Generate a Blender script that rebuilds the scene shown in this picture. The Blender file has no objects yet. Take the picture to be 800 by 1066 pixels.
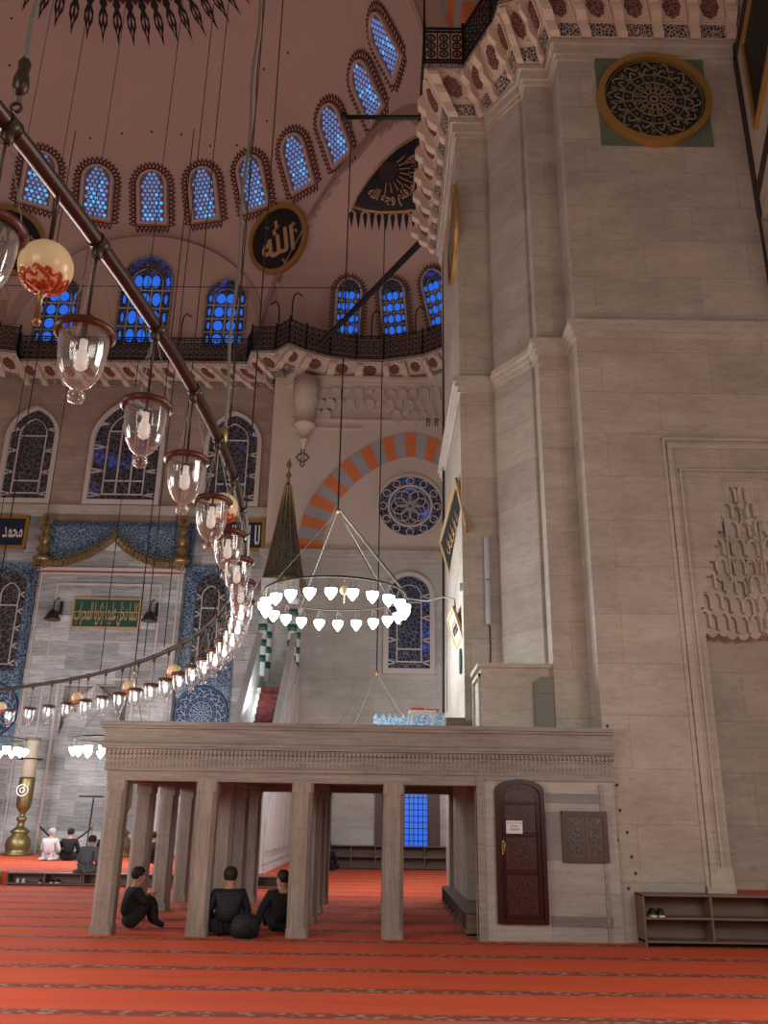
import bpy, math, random
from mathutils import Vector, Matrix
random.seed(7)
S = bpy.context.scene
COL = S.collection
PI = math.pi
# ------------------------------------------------------------------ camera
F = 900.0; PITCH = math.atan(318 / 900.0); ROLL = math.radians(0.9); EYE = Vector((0, 0, 1.6))
fw = Vector((0, math.cos(PITCH), math.sin(PITCH))); up0 = Vector((0, -math.sin(PITCH), math.cos(PITCH))); r0 = Vector((1, 0, 0))
up = up0 * math.cos(ROLL) - r0 * math.sin(ROLL); rt = r0 * math.cos(ROLL) + up0 * math.sin(ROLL)
cd = bpy.data.cameras.new('camera'); cam = bpy.data.objects.new('camera', cd); COL.objects.link(cam)
cam.matrix_world = Matrix(((rt.x, up.x, -fw.x, EYE.x), (rt.y, up.y, -fw.y, EYE.y), (rt.z, up.z, -fw.z, EYE.z), (0, 0, 0, 1)))
cd.sensor_fit = 'VERTICAL'; cd.sensor_height = 24; cd.lens = 24 * F / 1066; cd.clip_start = .05; cd.clip_end = 300
S.camera = cam
# ------------------------------------------------------------------ world, lights, exposure
w = bpy.data.worlds.new('world'); S.world = w; w.use_nodes = True
bg = w.node_tree.nodes['Background']; bg.inputs[0].default_value = (1, .74, .61, 1); bg.inputs[1].default_value = .125
S.view_settings.view_transform = 'Standard'; S.view_settings.look = 'None'; S.view_settings.exposure = 0; S.view_settings.gamma = 1
S.view_settings.use_curve_mapping = False
def lamp_light(name, p, power, col=(1, .95, .88), r=.5):
    l = bpy.data.lights.new(name, 'POINT'); l.energy = power; l.color = col; l.shadow_soft_size = r
    o = bpy.data.objects.new(name, l); COL.objects.link(o); o.location = p; return o
COOL = (.93, .97, 1.0); WARM = (1, .90, .80)
# light of the hall's ring chandeliers (the visible ones and the others hanging over the prayer hall), plus an added fill lamp
for p, e, c, r in (((-.95, 17, 5.1), 520, COOL, .9), ((-7.7, 26, 3.0), 420, COOL, .8), ((-12.6, 26, 3.0), 420, COOL, .8), ((-.1, 22, 2.9), 160, COOL, .6),
                (( -10.3, 14, 3.3), 800, COOL, 1.5), ((-5, 8, 3.5), 420, WARM, 1.2), ((-12, 3, 3.5), 700, WARM, 1.5), ((3.5, 4, 4.2), 330, WARM, 1.0), ((5.0, 7.5, 3.0), 190, (1, .97, .92), .8),  # last entry: fill lamp added to brighten the lower pier and niche
                ((-3, -3, 4.0), 500, WARM, 1.5), ((8, -2, 5.0), 500, WARM, 1.5), ((-4, 26.8, 5.2), 170, COOL, .8), ((3.0, 25, 4.2), 380, COOL, .8)):
    lamp_light('chandelier_and_fill_light', p, e, c, r)
# ------------------------------------------------------------------ unprojection helpers
def ray(x, y): return fw * F + rt * (x - 400) - up * (y - 533)
def AY(x, y, v): d = ray(x, y); return EYE + d * (v / d.y)
def AZ(x, y, v): d = ray(x, y); return EYE + d * ((v - 1.6) / d.z)
def sph_hit(x, y, c, R):
    d = ray(x, y); oc = EYE - c; a = d.dot(d); b = 2 * oc.dot(d); D = b * b - 4 * a * (oc.dot(oc) - R * R)
    return EYE + d * ((-b + math.sqrt(max(D, 0))) / (2 * a))
# ------------------------------------------------------------------ object helpers
ORG = {}
def link(o, parent=None):
    COL.objects.link(o)
    if parent: o.parent = parent
    return o
def tag(o, label=None, cat=None, group=None, kind=None):
    if label: o['label'] = label
    if cat: o['category'] = cat
    if group: o['group'] = group
    if kind: o['kind'] = kind
    return o
def thing(name, loc, label, cat, group=None, kind=None):
    o = bpy.data.objects.new(name, None); link(o); o.location = loc; ORG[o.name] = Vector(loc); o.empty_display_size = .2
    return tag(o, label, cat, group, kind)
def children(o): return [c for c in bpy.data.objects if c.parent == o]
def copy_tree(o, parent=None, kids=None):
    if kids is None:
        kids = {}
        for c in bpy.data.objects:
            if c.parent: kids.setdefault(c.parent.name, []).append(c)
    c = o.copy(); COL.objects.link(c)
    if parent: c.parent = parent
    for ch in kids.get(o.name, []): copy_tree(ch, c, kids)
    return c
class MB:
    def __init__(s): s.v = []; s.f = []; s.sm = []
    def add(s, vs, fs, smooth=False):
        b = len(s.v); s.v += [Vector(p) for p in vs]; s.f += [tuple(b + i for i in f) for f in fs]; s.sm += [smooth] * len(fs); return s
    def box(s, x0, x1, y0, y1, z0, z1):
        x0, x1 = sorted((x0, x1)); y0, y1 = sorted((y0, y1)); z0, z1 = sorted((z0, z1))
        return s.add([(x0, y0, z0), (x1, y0, z0), (x1, y1, z0), (x0, y1, z0), (x0, y0, z1), (x1, y0, z1), (x1, y1, z1), (x0, y1, z1)],
                     [(0, 3, 2, 1), (4, 5, 6, 7), (0, 1, 5, 4), (1, 2, 6, 5), (2, 3, 7, 6), (3, 0, 4, 7)])
    def fbox(s, fr, a0, a1, b0, b1, c0, c1):   # box in a frame
        vs = [fr(a, b, c) for c in (c0, c1) for a, b in ((a0, b0), (a1, b0), (a1, b1), (a0, b1))]
        return s.add(vs, [(0, 3, 2, 1), (4, 5, 6, 7), (0, 1, 5, 4), (1, 2, 6, 5), (2, 3, 7, 6), (3, 0, 4, 7)])
    def prism(s, poly, fr, c0, c1, caps=True):  # 2-D polygon extruded in a frame
        n = len(poly); vs = [fr(a, b, c0) for a, b in poly] + [fr(a, b, c1) for a, b in poly]
        fs = [(i, (i + 1) % n, n + (i + 1) % n, n + i) for i in range(n)]
        if caps: fs += [tuple(range(n - 1, -1, -1)), tuple(range(n, 2 * n))]
        return s.add(vs, fs)
    def band(s, outer, inner, fr, c0, c1, closed=True):   # ring between two equal-length outlines, extruded
        n = len(outer); m = n if closed else n - 1; vs = []
        for c in (c0, c1):
            vs += [fr(a, b, c) for a, b in outer] + [fr(a, b, c) for a, b in inner]
        fs = []
        for i in range(m):
            j = (i + 1) % n
            fs += [(i, j, n + j, n + i), (2 * n + i, 3 * n + i, 3 * n + j, 2 * n + j), (i, 2 * n + i, 2 * n + j, j), (n + i, n + j, 3 * n + j, 3 * n + i)]
        if not closed: fs += [(0, n, 3 * n, 2 * n), (n - 1, 3 * n - 1, 4 * n - 1, 2 * n - 1)]
        return s.add(vs, fs)
    def tube(s, pts, r, seg=8, closed=False, smooth=True, caps=True):
        pts = [Vector(p) for p in pts]; n = len(pts); rr = r if isinstance(r, (list, tuple)) else [r] * n
        b = len(s.v); ref = None
        for i, p in enumerate(pts):
            if closed: t = pts[(i + 1) % n] - pts[i - 1]
            else: t = pts[min(i + 1, n - 1)] - pts[max(i - 1, 0)]
            if t.length < 1e-9: t = Vector((0, 0, 1))
            t.normalize()
            if ref is None: ref = Vector((0, 0, 1)) if abs(t.z) < .9 else Vector((1, 0, 0))
            u = t.cross(ref)
            if u.length < 1e-4: u = t.cross(Vector((0, 1, 0)))
            u.normalize(); v = t.cross(u); ref = -v if False else u.cross(t)
            for k in range(seg):
                a = 2 * PI * k / seg; s.v.append(p + (u * math.cos(a) + v * math.sin(a)) * rr[i])
        m = n if closed else n - 1
        for i in range(m):
            j = (i + 1) % n
            for k in range(seg):
                l = (k + 1) % seg; s.f.append((b + i * seg + k, b + i * seg + l, b + j * seg + l, b + j * seg + k)); s.sm.append(smooth)
        if not closed and caps:
            s.f.append(tuple(b + k for k in range(seg))); s.f.append(tuple(b + (n - 1) * seg + k for k in reversed(range(seg)))); s.sm += [False, False]
        return s
    def lathe(s, prof, c=(0, 0, 0), seg=20, smooth=True, mod=None, caps=True):
        c = Vector(c); b = len(s.v)
        for r, z in prof:
            for k in range(seg):
                a = 2 * PI * k / seg; q = r * (mod(a, z) if mod else 1); s.v.append(c + Vector((q * math.cos(a), q * math.sin(a), z)))
        for i in range(len(prof) - 1):
            for k in range(seg):
                l = (k + 1) % seg; s.f.append((b + i * seg + k, b + i * seg + l, b + (i + 1) * seg + l, b + (i + 1) * seg + k)); s.sm.append(smooth)
        if caps:
            if prof[0][0] > 1e-4: s.f.append(tuple(b + k for k in reversed(range(seg)))); s.sm.append(False)
            e = b + (len(prof) - 1) * seg
            if prof[-1][0] > 1e-4: s.f.append(tuple(e + k for k in range(seg))); s.sm.append(False)
        return s
    def ball(s, c, r, seg=12, sz=1.0):
        n = max(5, seg // 2 + 1); return s.lathe([(r * math.sin(PI * i / n) + 1e-5, -r * sz * math.cos(PI * i / n)) for i in range(n + 1)], c, seg, caps=False)
    def build(s, name, mat, parent=None, label=None, cat=None, group=None, kind=None, loc=None):
        org = ORG[parent.name] if parent else Vector(loc or (0, 0, 0))
        me = bpy.data.meshes.new(name); me.from_pydata([v - org for v in s.v], [], s.f); me.polygons.foreach_set('use_smooth', s.sm); me.materials.append(mat); me.validate(); me.update()
        o = bpy.data.objects.new(name, me); link(o, parent); ORG[o.name] = org
        if not parent: o.location = org
        return tag(o, label, cat, group, kind)
def plane_frame(P, u, v):
    P = Vector(P); u = Vector(u).normalized(); v = Vector(v).normalized(); n = u.cross(v)
    def fr(a, b, c=0): return P + u * a + v * b + n * c
    return fr
def wall_frame(x, y, z): return plane_frame((x, y, z), (1, 0, 0), (0, 0, 1))     # n = (0,-1,0): toward the camera
def sphere_frame(P, c, R):
    n0 = (P - c).normalized(); u = Vector((0, 0, 1)).cross(-n0).normalized(); v = (-n0).cross(u)
    def fr(a, b, off=0): return c + (n0 * R + u * a + v * b).normalized() * (R - off)
    return fr
# ------------------------------------------------------------------ materials
def mat(name, base=(.5, .5, .5), rough=.7, metal=0, emit=None, es=0):
    m = bpy.data.materials.new(name); m.use_nodes = True; b = m.node_tree.nodes['Principled BSDF']
    b.inputs['Base Color'].default_value = (*base, 1); b.inputs['Roughness'].default_value = rough; b.inputs['Metallic'].default_value = metal
    if emit: b.inputs['Emission Color'].default_value = (*emit, 1); b.inputs['Emission Strength'].default_value = es
    return m
class NT:
    def __init__(s, m): s.m = m; s.t = m.node_tree; s.b = s.t.nodes['Principled BSDF']
    def n(s, kind, **kw):
        o = s.t.nodes.new(kind)
        for k, v in kw.items():
            if k.startswith('i_'): o.inputs[k[2:].replace('_', ' ')].default_value = v
            else: setattr(o, k, v)
        return o
    def l(s, a, b): s.t.links.new(a, b)
    def pos(s, scale=(1, 1, 1), mode='xyz'):
        g = s.n('ShaderNodeNewGeometry'); out = g.outputs['Position']
        if mode == 'wall':     # (x+y, z) for brickwork on upright faces
            sp = s.n('ShaderNodeSeparateXYZ'); s.l(out, sp.inputs[0]); ad = s.n('ShaderNodeMath', operation='ADD'); s.l(sp.outputs[0], ad.inputs[0]); s.l(sp.outputs[1], ad.inputs[1])
            cb = s.n('ShaderNodeCombineXYZ'); s.l(ad.outputs[0], cb.inputs[0]); s.l(sp.outputs[2], cb.inputs[1]); out = cb.outputs[0]
        mp = s.n('ShaderNodeMapping'); mp.inputs['Scale'].default_value = scale; s.l(out, mp.inputs[0]); return mp.outputs[0]
    def noise(s, vec, scale, detail=4, rough=.6): 
        o = s.n('ShaderNodeTexNoise'); o.inputs['Scale'].default_value = scale; o.inputs['Detail'].default_value = detail; o.inputs['Roughness'].default_value = rough; s.l(vec, o.inputs['Vector']); return o.outputs[0]
    def ramp(s, fac, stops):
        o = s.n('ShaderNodeValToRGB'); s.l(fac, o.inputs[0]); e = o.color_ramp.elements
        while len(e) < len(stops): e.new(.5)
        for el, (p, c) in zip(e, stops): el.position = p; el.color = (*c, 1)
        return o.outputs[0]
    def mix(s, fac, a, b, mode='MIX'):
        o = s.n('ShaderNodeMix', data_type='RGBA', blend_type=mode)
        for inp, val in ((o.inputs[0], fac), (o.inputs[6], a), (o.inputs[7], b)):
            if hasattr(val, 'links') or hasattr(val, 'is_output'): s.l(val, inp)
            elif isinstance(val, (int, float)): inp.default_value = val
            else: inp.default_value = (*val, 1)
        return o.outputs[2]
    def math(s, op, a, b=0.0):
        o = s.n('ShaderNodeMath', operation=op)
        for i, val in enumerate((a, b)):
            if hasattr(val, 'is_output'): s.l(val, o.inputs[i])
            else: o.inputs[i].default_value = val
        return o.outputs[0]
    def bump(s, h, st=.3, d=.02):
        o = s.n('ShaderNodeBump'); o.inputs['Strength'].default_value = st; o.inputs['Distance'].default_value = d; s.l(h, o.inputs['Height']); s.l(o.outputs[0], s.b.inputs['Normal'])
    def col(s, c): s.l(c, s.b.inputs['Base Color'])
def stone(name, c1, c2, vein, block=(1.6, .75), joint=.012, jc=None, rough=.75, nz=(.5, .5, 4.0), var=.25, veinamt=.35):
    m = mat(name, c1, rough); t = NT(m)
    n1 = t.noise(t.pos(nz), 1.3, 6); c = t.ramp(n1, [(.3, c1), (.7, c2)])
    n2 = t.noise(t.pos((nz[0] * 2.2, nz[1] * 2.2, nz[2] * 3)), 2.2, 8, .7); v = t.ramp(n2, [(.42, (0, 0, 0)), (.64, (1, 1, 1))])
    c = t.mix(t.math('MULTIPLY', v, veinamt), c, vein)
    if block:
        br = t.n('ShaderNodeTexBrick', offset=.5); t.l(t.pos((1, 1, 1), 'wall'), br.inputs['Vector']); br.inputs['Scale'].default_value = 1
        br.inputs['Brick Width'].default_value = block[0]; br.inputs['Row Height'].default_value = block[1]; br.inputs['Mortar Size'].default_value = joint
        c1v = 1.0 if var < .3 else 1.12; br.inputs['Color1'].default_value = (c1v, c1v, c1v, 1); br.inputs['Color2'].default_value = (1 - var, 1 - var, 1 - var, 1); br.inputs['Mortar'].default_value = (*(jc or (.62, .58, .55)), 1)
        c = t.mix(1.0, c, br.outputs[0], 'MULTIPLY')
    pit = t.ramp(t.noise(t.pos((2.2, 2.2, 7)), 3.5, 5, .7), [(.32, (.82, .80, .78)), (.46, (1, 1, 1))]); c = t.mix(1.0, c, pit, 'MULTIPLY')
    bl = t.ramp(t.noise(t.pos((1, 1, 1.6)), .55, 6, .65), [(.35, (.84, .82, .80)), (.65, (1.06, 1.05, 1.04))]); c = t.mix(1.0, c, bl, 'MULTIPLY')
    t.col(c); t.bump(n2, .15, .02); return m
M = {}
M['pier'] = stone('limestone_blocks', (.55, .505, .44), (.44, .40, .345), (.30, .26, .215), (1.9, .78), .006, (.72, .67, .62), nz=(.7, .7, 2.2), var=.12, veinamt=.3)
M['mould'] = stone('limestone_moulding', (.57, .525, .46), (.46, .42, .36), (.31, .27, .22), None, nz=(.7, .7, 2.2))
M['tribune'] = stone('grey_veined_marble', (.40, .37, .33), (.29, .265, .235), (.16, .145, .13), None, rough=.55, nz=(.35, .35, 6), veinamt=.7)
M['tribune_wall'] = stone('pale_veined_marble', (.54, .52, .46), (.42, .405, .37), (.27, .26, .24), (1.5, .62), .006, (.7, .68, .65), rough=.5, nz=(.35, .35, 4), veinamt=.45, var=.2)
M['column'] = stone('column_marble', (.42, .385, .34), (.31, .28, .25), (.18, .16, .14), None, rough=.5, nz=(6, 6, .35), veinamt=.6)
M['marble'] = stone('white_banded_marble', (.64, .66, .67), (.46, .48, .49), (.22, .23, .24), (1.25, .5), .008, (.65, .65, .65), rough=.45, nz=(.35, .35, 3.2), veinamt=.7, var=.45)
M['pale_wall'] = stone('pale_ashlar', (.60, .57, .53), (.5, .47, .43), (.38, .35, .32), (1.5, .62), .008, (.72, .7, .68), rough=.6, nz=(.5, .5, 4), var=.16)
M['upper_wall'] = stone('pinkish_ashlar', (.50, .385, .31), (.41, .31, .25), (.30, .22, .18), (1.7, .62), .01, (.72, .66, .62), nz=(.5, .5, 4), var=.2)
M['minbar'] = stone('minbar_marble', (.66, .66, .64), (.52, .52, .5), (.35, .35, .34), None, rough=.4, nz=(2, 2, 1))
def plaster(name, c1, c2):
    m = mat(name, c1, .9); t = NT(m); n = t.noise(t.pos(), .45, 5); t.col(t.ramp(n, [(.3, c1), (.75, c2)])); t.bump(t.noise(t.pos(), 9, 3), .06, .01); return m
M['dome'] = plaster('rose_plaster', (.60, .43, .36), (.53, .38, .32))
M['plaster'] = plaster('cream_plaster', (.60, .50, .42), (.54, .445, .375))
M['cream'] = plaster('cream_stone_paint', (.60, .475, .37), (.52, .41, .32))
M['archband'] = plaster('arch_band_plaster', (.46, .315, .265), (.42, .29, .24))
M['white_stone'] = plaster('white_frame_plaster', (.60, .53, .50), (.53, .47, .44))
M['orange_stone'] = plaster('orange_voussoir_paint', (.72, .21, .075), (.62, .17, .06))
M['grey_stone'] = plaster('grey_voussoir_paint', (.40, .39, .40), (.33, .32, .33))
M['iron'] = mat('black_wrought_iron', (.012, .012, .014), .5, .3)
M['bronze'] = mat('dark_bronze', (.055, .036, .028), .38, .5)
M['wire'] = mat('dark_wire', (.05, .035, .03), .6, .4)
M['chain'] = mat('grey_chain', (.22, .21, .18), .5, .5)
M['rim'] = mat('brown_lamp_rim', (.095, .032, .018), .35, .1)
M['brass'] = mat('brass', (.40, .27, .11), .38, .75)
M['oldbrass'] = mat('aged_brass', (.24, .19, .08), .42, .8)
M['gold'] = mat('gilded_frame', (.46, .26, .07), .4, .6)
M['goldink'] = mat('gold_lettering', (.55, .36, .17), .45, .3)
M['whiteink'] = mat('white_lettering', (.7, .68, .64), .6)
M['black'] = mat('black_board', (.008, .008, .010), .5)
M['navy'] = mat('navy_board', (.012, .016, .045), .5)
M['green'] = mat('green_board', (.012, .075, .05), .5)
M['red_paint'] = mat('dark_red_paint', (.105, .022, .018), .85)
M['black_paint'] = mat('black_paint', (.02, .015, .015), .85)
M['blackline'] = mat('black_cloth', (.008, .008, .010), .9)
M['pvc'] = mat('grey_light_tube', (.42, .47, .52), .35)
M['paper'] = mat('white_paper', (.75, .76, .80), .7)
M['ink'] = mat('printed_ink', (.03, .03, .04), .8)
M['redbook'] = mat('red_book_cover', (.55, .05, .02), .5)
M['whitewood'] = mat('white_painted_wood', (.7, .7, .68), .5)
M['candle'] = mat('aged_candle_wax', (.52, .46, .34), .5)
M['skin'] = mat('skin', (.42, .23, .16), .6)
M['hair'] = mat('dark_hair', (.012, .009, .008), .7)
M['rubber'] = mat('white_sole', (.65, .65, .62), .6)
M['egg'] = mat('cream_porcelain', (.74, .58, .33), .25, 0, (1, .72, .4), .06)
M['stand'] = mat('dark_microphone_stand', (.03, .03, .03), .4, .4)
M['copper'] = mat('painted_red_foliage', (.50, .10, .03), .3, .2)
M['lead'] = mat('green_grey_stone', (.20, .195, .16), .6)
def two_tone(name, bg_, fg, scale, thr=.08, rough=.7, kind='edge', emit=None, es=1.0):
    m = mat(name, bg_, rough); t = NT(m)
    vo = t.n('ShaderNodeTexVoronoi', feature='DISTANCE_TO_EDGE' if kind == 'edge' else 'F1'); vo.inputs['Scale'].default_value = scale; t.l(t.pos(), vo.inputs['Vector'])
    f = t.ramp(vo.outputs['Distance'], [(thr, (0, 0, 0)), (thr + .03, (1, 1, 1))]); c = t.mix(f, fg, bg_); t.col(c)
    if emit:
        big = t.ramp(t.noise(t.pos((1, 1, 1)), .9, 2), [(.56, (0, 0, 0)), (.70, (1, 1, 1))]); dots = t.n('ShaderNodeTexVoronoi', feature='F1'); dots.inputs['Scale'].default_value = scale * .8; t.l(t.pos(), dots.inputs['Vector'])
        dd = t.ramp(dots.outputs['Distance'], [(.3, (1, 1, 1)), (.55, (.12, .12, .12))]); e = t.mix(1.0, t.mix(1.0, big, dd, 'MULTIPLY'), f, 'MULTIPLY')
        t.l(t.mix(1.0, e, emit, 'MULTIPLY'), t.b.inputs['Emission Color']); t.b.inputs['Emission Strength'].default_value = es
    return m
M['arabesque'] = two_tone('black_cream_arabesque', (.016, .016, .022), (.42, .34, .27), 17, .07)
M['arabesque_fine'] = two_tone('fine_black_cream_border', (.03, .03, .04), (.45, .37, .3), 18, .12)
M['medallion'] = two_tone('red_black_medallion', (.035, .018, .018), (.24, .09, .065), 16, .10)
M['iznik'] = two_tone('blue_iznik_tile', (.04, .085, .165), (.27, .35, .40), 8, .055, .3)
M['iznik_dark'] = two_tone('dark_blue_tile', (.016, .035, .09), (.16, .23, .30), 9, .05, .3)
M['iznik_light'] = two_tone('turquoise_tile', (.10, .24, .36), (.36, .48, .54), 8, .07, .3)
M['iznik_small'] = two_tone('small_blue_tile', (.03, .08, .18), (.25, .34, .40), 22, .09, .4)
M['green_mosaic'] = two_tone('green_mosaic', (.05, .10, .08), (.14, .18, .13), 40, .15, .6)
M['stained_dark'] = two_tone('dark_stained_glass', (.022, .020, .035), (.15, .135, .14), 5.5, .045, .3, 'edge', (.03, .07, .45), .5)
M['stained_grey'] = two_tone('night_window_glass', (.028, .026, .03), (.15, .14, .14), 5.5, .05, .3)
M['stained_blue'] = two_tone('blue_stained_glass', (.018, .022, .055), (.17, .18, .22), 6.5, .05, .3, 'edge', (.02, .09, .7), .75)
M['blue_deep'] = mat('deep_blue_glass', (.01, .02, .1), .3, 0, (.018, .15, .80), .9)
M['blue_mid'] = mat('dusk_blue_glass', (.05, .1, .3), .3, 0, (.17, .29, .68), .62)
M['blue_lite'] = mat('bright_blue_glass', (.1, .3, .5), .3, 0, (.10, .46, 1.0), .9)
M['lattice'] = mat('plaster_window_lattice', (.22, .16, .19), .8)
M['glow'] = mat('lit_bulb', (1, 1, 1), .3, 0, (.88, .95, 1), 14)
M['bulb'] = mat('spiral_bulb', (.75, .66, .6), .3, 0, (1, .85, .75), .35)
M['bulb_lit'] = mat('lit_spiral_bulb', (.9, .9, .9), .3, 0, (1, .98, .96), 2.0)
def glass(name, tint=(.93, .95, .95), base=.10):
    m = bpy.data.materials.new(name); m.use_nodes = True; t = m.node_tree; t.nodes.clear()
    o = t.nodes.new('ShaderNodeOutputMaterial'); tr = t.nodes.new('ShaderNodeBsdfTransparent'); tr.inputs[0].default_value = (*tint, 1)
    gl = t.nodes.new('ShaderNodeBsdfGlossy'); gl.inputs['Roughness'].default_value = .12; gl.inputs[0].default_value = (1, 1, 1, 1)
    lw = t.nodes.new('ShaderNodeLayerWeight'); lw.inputs[0].default_value = .35; mr = t.nodes.new('ShaderNodeMapRange'); mr.inputs['To Min'].default_value = base; mr.inputs['To Max'].default_value = .75
    tl = t.nodes.new('ShaderNodeBsdfDiffuse'); tl.inputs[0].default_value = (.85, .83, .8, 1); m2 = t.nodes.new('ShaderNodeMixShader'); m2.inputs[0].default_value = .35
    mx = t.nodes.new('ShaderNodeMixShader'); t.links.new(lw.outputs['Facing'], mr.inputs[0]); t.links.new(mr.outputs[0], mx.inputs[0]); t.links.new(gl.outputs[0], m2.inputs[1]); t.links.new(tl.outputs[0], m2.inputs[2])
    t.links.new(tr.outputs[0], mx.inputs[1]); t.links.new(m2.outputs[0], mx.inputs[2]); t.links.new(mx.outputs[0], o.inputs[0]); return m
M['glass'] = glass('clear_ribbed_glass')
def wood(name, c1, c2, ax=(1, 1, 14), rough=.5):
    m = mat(name, c1, rough); t = NT(m); n = t.noise(t.pos(ax), 1.5, 6); t.col(t.ramp(n, [(.3, c1), (.7, c2)])); return m
M['rackwood'] = wood('grey_brown_laminate', (.20, .135, .10), (.13, .085, .062))
M['darkwood'] = wood('dark_brown_wood', (.10, .052, .036), (.065, .034, .025), (9, 9, 1))
M['mahogany'] = wood('mahogany', (.045, .008, .006), (.026, .005, .004), (9, 9, 1), .25)
M['carved'] = two_tone('carved_mahogany', (.018, .006, .006), (.075, .022, .018), 20, .10, .3)
M['carved_grey'] = two_tone('carved_dark_panel', (.012, .011, .012), (.13, .11, .10), 22, .06, .4)
M['spire'] = two_tone('dark_gilded_spire', (.035, .033, .026), (.13, .11, .07), 7, .05, .6)
M['redrug'] = two_tone('dark_red_stair_carpet', (.12, .012, .010), (.05, .012, .02), 4, .1, .9)
# carpet
m = mat('orange_red_carpet', (.5, .07, .02), .95); t = NT(m)
base = t.ramp(t.noise(t.pos((.35, 2.2, 1)), 1.2, 5), [(.25, (.60, .062, .014)), (.75, (.70, .095, .024))])
sp = t.n('ShaderNodeSeparateXYZ'); g = t.n('ShaderNodeNewGeometry'); t.l(g.outputs['Position'], sp.inputs[0])
fr_ = t.math('FRACT', t.math('DIVIDE', t.math('ADD', sp.outputs[1], .41), 1.17)); ds = t.math('ABSOLUTE', t.math('SUBTRACT', fr_, .5))
bandm = t.ramp(ds, [(.075, (1, 1, 1)), (.09, (0, 0, 0))]); vo = t.n('ShaderNodeTexVoronoi', feature='F1'); vo.inputs['Scale'].default_value = 9; t.l(t.pos((1, 1.6, 1)), vo.inputs['Vector'])
flor = t.mix(t.ramp(vo.outputs['Distance'], [(.3, (0, 0, 0)), (.42, (1, 1, 1))]), (.33, .26, .18), (.24, .045, .025))
edge = t.ramp(t.math('ABSOLUTE', t.math('SUBTRACT', ds, .10)), [(.006, (1, 1, 1)), (.012, (0, 0, 0))])
c = t.mix(bandm, base, flor); c = t.mix(t.math('MULTIPLY', edge, .5), c, (.25, .02, .015)); t.col(c); t.bump(t.noise(t.pos(), 60, 3), .3, .01); M['carpet'] = m

# ================================================================== SETTING
def struct(mb, name, m, parent=None): return mb.build(name, m, parent, kind='structure')
struct(MB().box(-34, 14, -8, 34, -.3, 0), 'floor', M['carpet'])
WY = 32.0; RY = 31.0
# qibla wall: ashlar upper zone, right-hand bay set forward
struct(MB().box(-26, -4.45, WY, WY + .8, 0, 21.5), 'wall_qibla', M['upper_wall'])
bay = struct(MB().box(-4.45, 9, RY, RY + 1.0, 0, 10.93), 'wall_bay', M['pale_wall'])
struct(MB().box(-4.45, 9, RY, RY + 1.0, 10.93, 18.6), 'wall_bay_upper', M['plaster'])
struct(MB().box(-4.5, -4.1, RY - .14, RY, 0, 10.8).box(-3.55, -3.3, RY - .1, RY, 0, 10.8), 'trim_pilaster', M['pale_wall'])
struct(MB().box(-4.6, 9, RY - .22, RY + .02, 10.85, 10.98).box(-4.6, 9, RY - .12, RY + .02, 10.72, 10.85), 'trim_ledge', M['mould'])
struct(MB().box(-26, -4.5, WY - .18, WY, 12.78, 12.95).box(-26, -4.5, WY - .1, WY, 12.6, 12.78), 'trim_sill', M['mould'])
# semi-dome and corner exedra
C1 = Vector((-10.3, 20.7, 22)); R1 = math.sqrt(10.4 ** 2 + 25); C2 = Vector((-1.06, 26.73, 19.71)); R2 = 5.97
C3 = Vector((-19.54, 26.73, 19.71))
def shell(name, c, R, keep, zmin, nu=220, nv=90, m='dome'):
    vs = []; idx = {}; fs = []
    v0 = math.asin(max(-1, (zmin - c.z) / R))
    def vert(i, j):
        k = (i % nu, j)
        if k not in idx:
            a = 2 * PI * i / nu; b = v0 + (PI / 2 - v0) * j / nv; idx[k] = len(vs); vs.append(c + Vector((math.cos(a) * math.cos(b), math.sin(a) * math.cos(b), math.sin(b))) * R)
        return idx[k]
    for j in range(nv):
        for i in range(nu):
            a = 2 * PI * (i + .5) / nu; b = v0 + (PI / 2 - v0) * (j + .5) / nv
            p = c + Vector((math.cos(a) * math.cos(b), math.sin(a) * math.cos(b), math.sin(b))) * R
            if keep(p): fs.append((vert(i, j), vert(i, j + 1), vert(i + 1, j + 1), vert(i + 1, j)))
    b = MB(); b.add(vs, fs, True); return struct(b, name, M[m])
shell('ceiling', C1, R1, lambda p: p.y > 20.2 and not (p.x > -.2 and p.y < 25.2 and p.z < 22.16 + (p.y - 21.38) * .757) and (p - C2).length > R2 - .12 and (p - C3).length > R2 - .12, 18.7)
shell('ceiling_exedra_right', C2, R2, lambda p: (p - C1).length > R1 - .08 and (p.y > 25 or p.z > 23.2), 18.6, 140, 60)
shell('ceiling_exedra_left', C3, R2, lambda p: (p - C1).length > R1 - .08 and p.y < WY + .8, 18.7, 100, 40)
# exedra rim band
n1 = (C2 - C1); dd = n1.length; n1.normalize(); aa = (R1 * R1 - R2 * R2 + dd * dd) / (2 * dd); rc = C1 + n1 * aa; rr = math.sqrt(R1 * R1 - aa * aa)
e1 = n1.cross(Vector((0, 0, 1))).normalized(); e2 = e1.cross(n1)
if e2.z < 0: e2 = -e2
def rimband(r_in, r_out, off):
    vs = []; fs = []; N = 72
    for i in range(N + 1):
        a = -.15 + (PI + .3) * i / N
        for r in (r_in, r_out):
            p = rc + e1 * math.cos(a) * r + e2 * math.sin(a) * r; vs.append(p)
    for i in range(N + 1):     # project outer points on main sphere, inset
        p = vs[2 * i + 1]; vs[2 * i + 1] = C1 + (p - C1).normalized() * (R1 - off); p = vs[2 * i]; q = C2 + (p - C2).normalized() * (R2 - .02) if (p - C2).length > R2 - .02 else p; vs[2 * i] = q - n1 * .12
    for i in range(N): fs.append((2 * i, 2 * i + 1, 2 * i + 3, 2 * i + 2))
    b = MB(); b.add(vs, fs, True); return b
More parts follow.
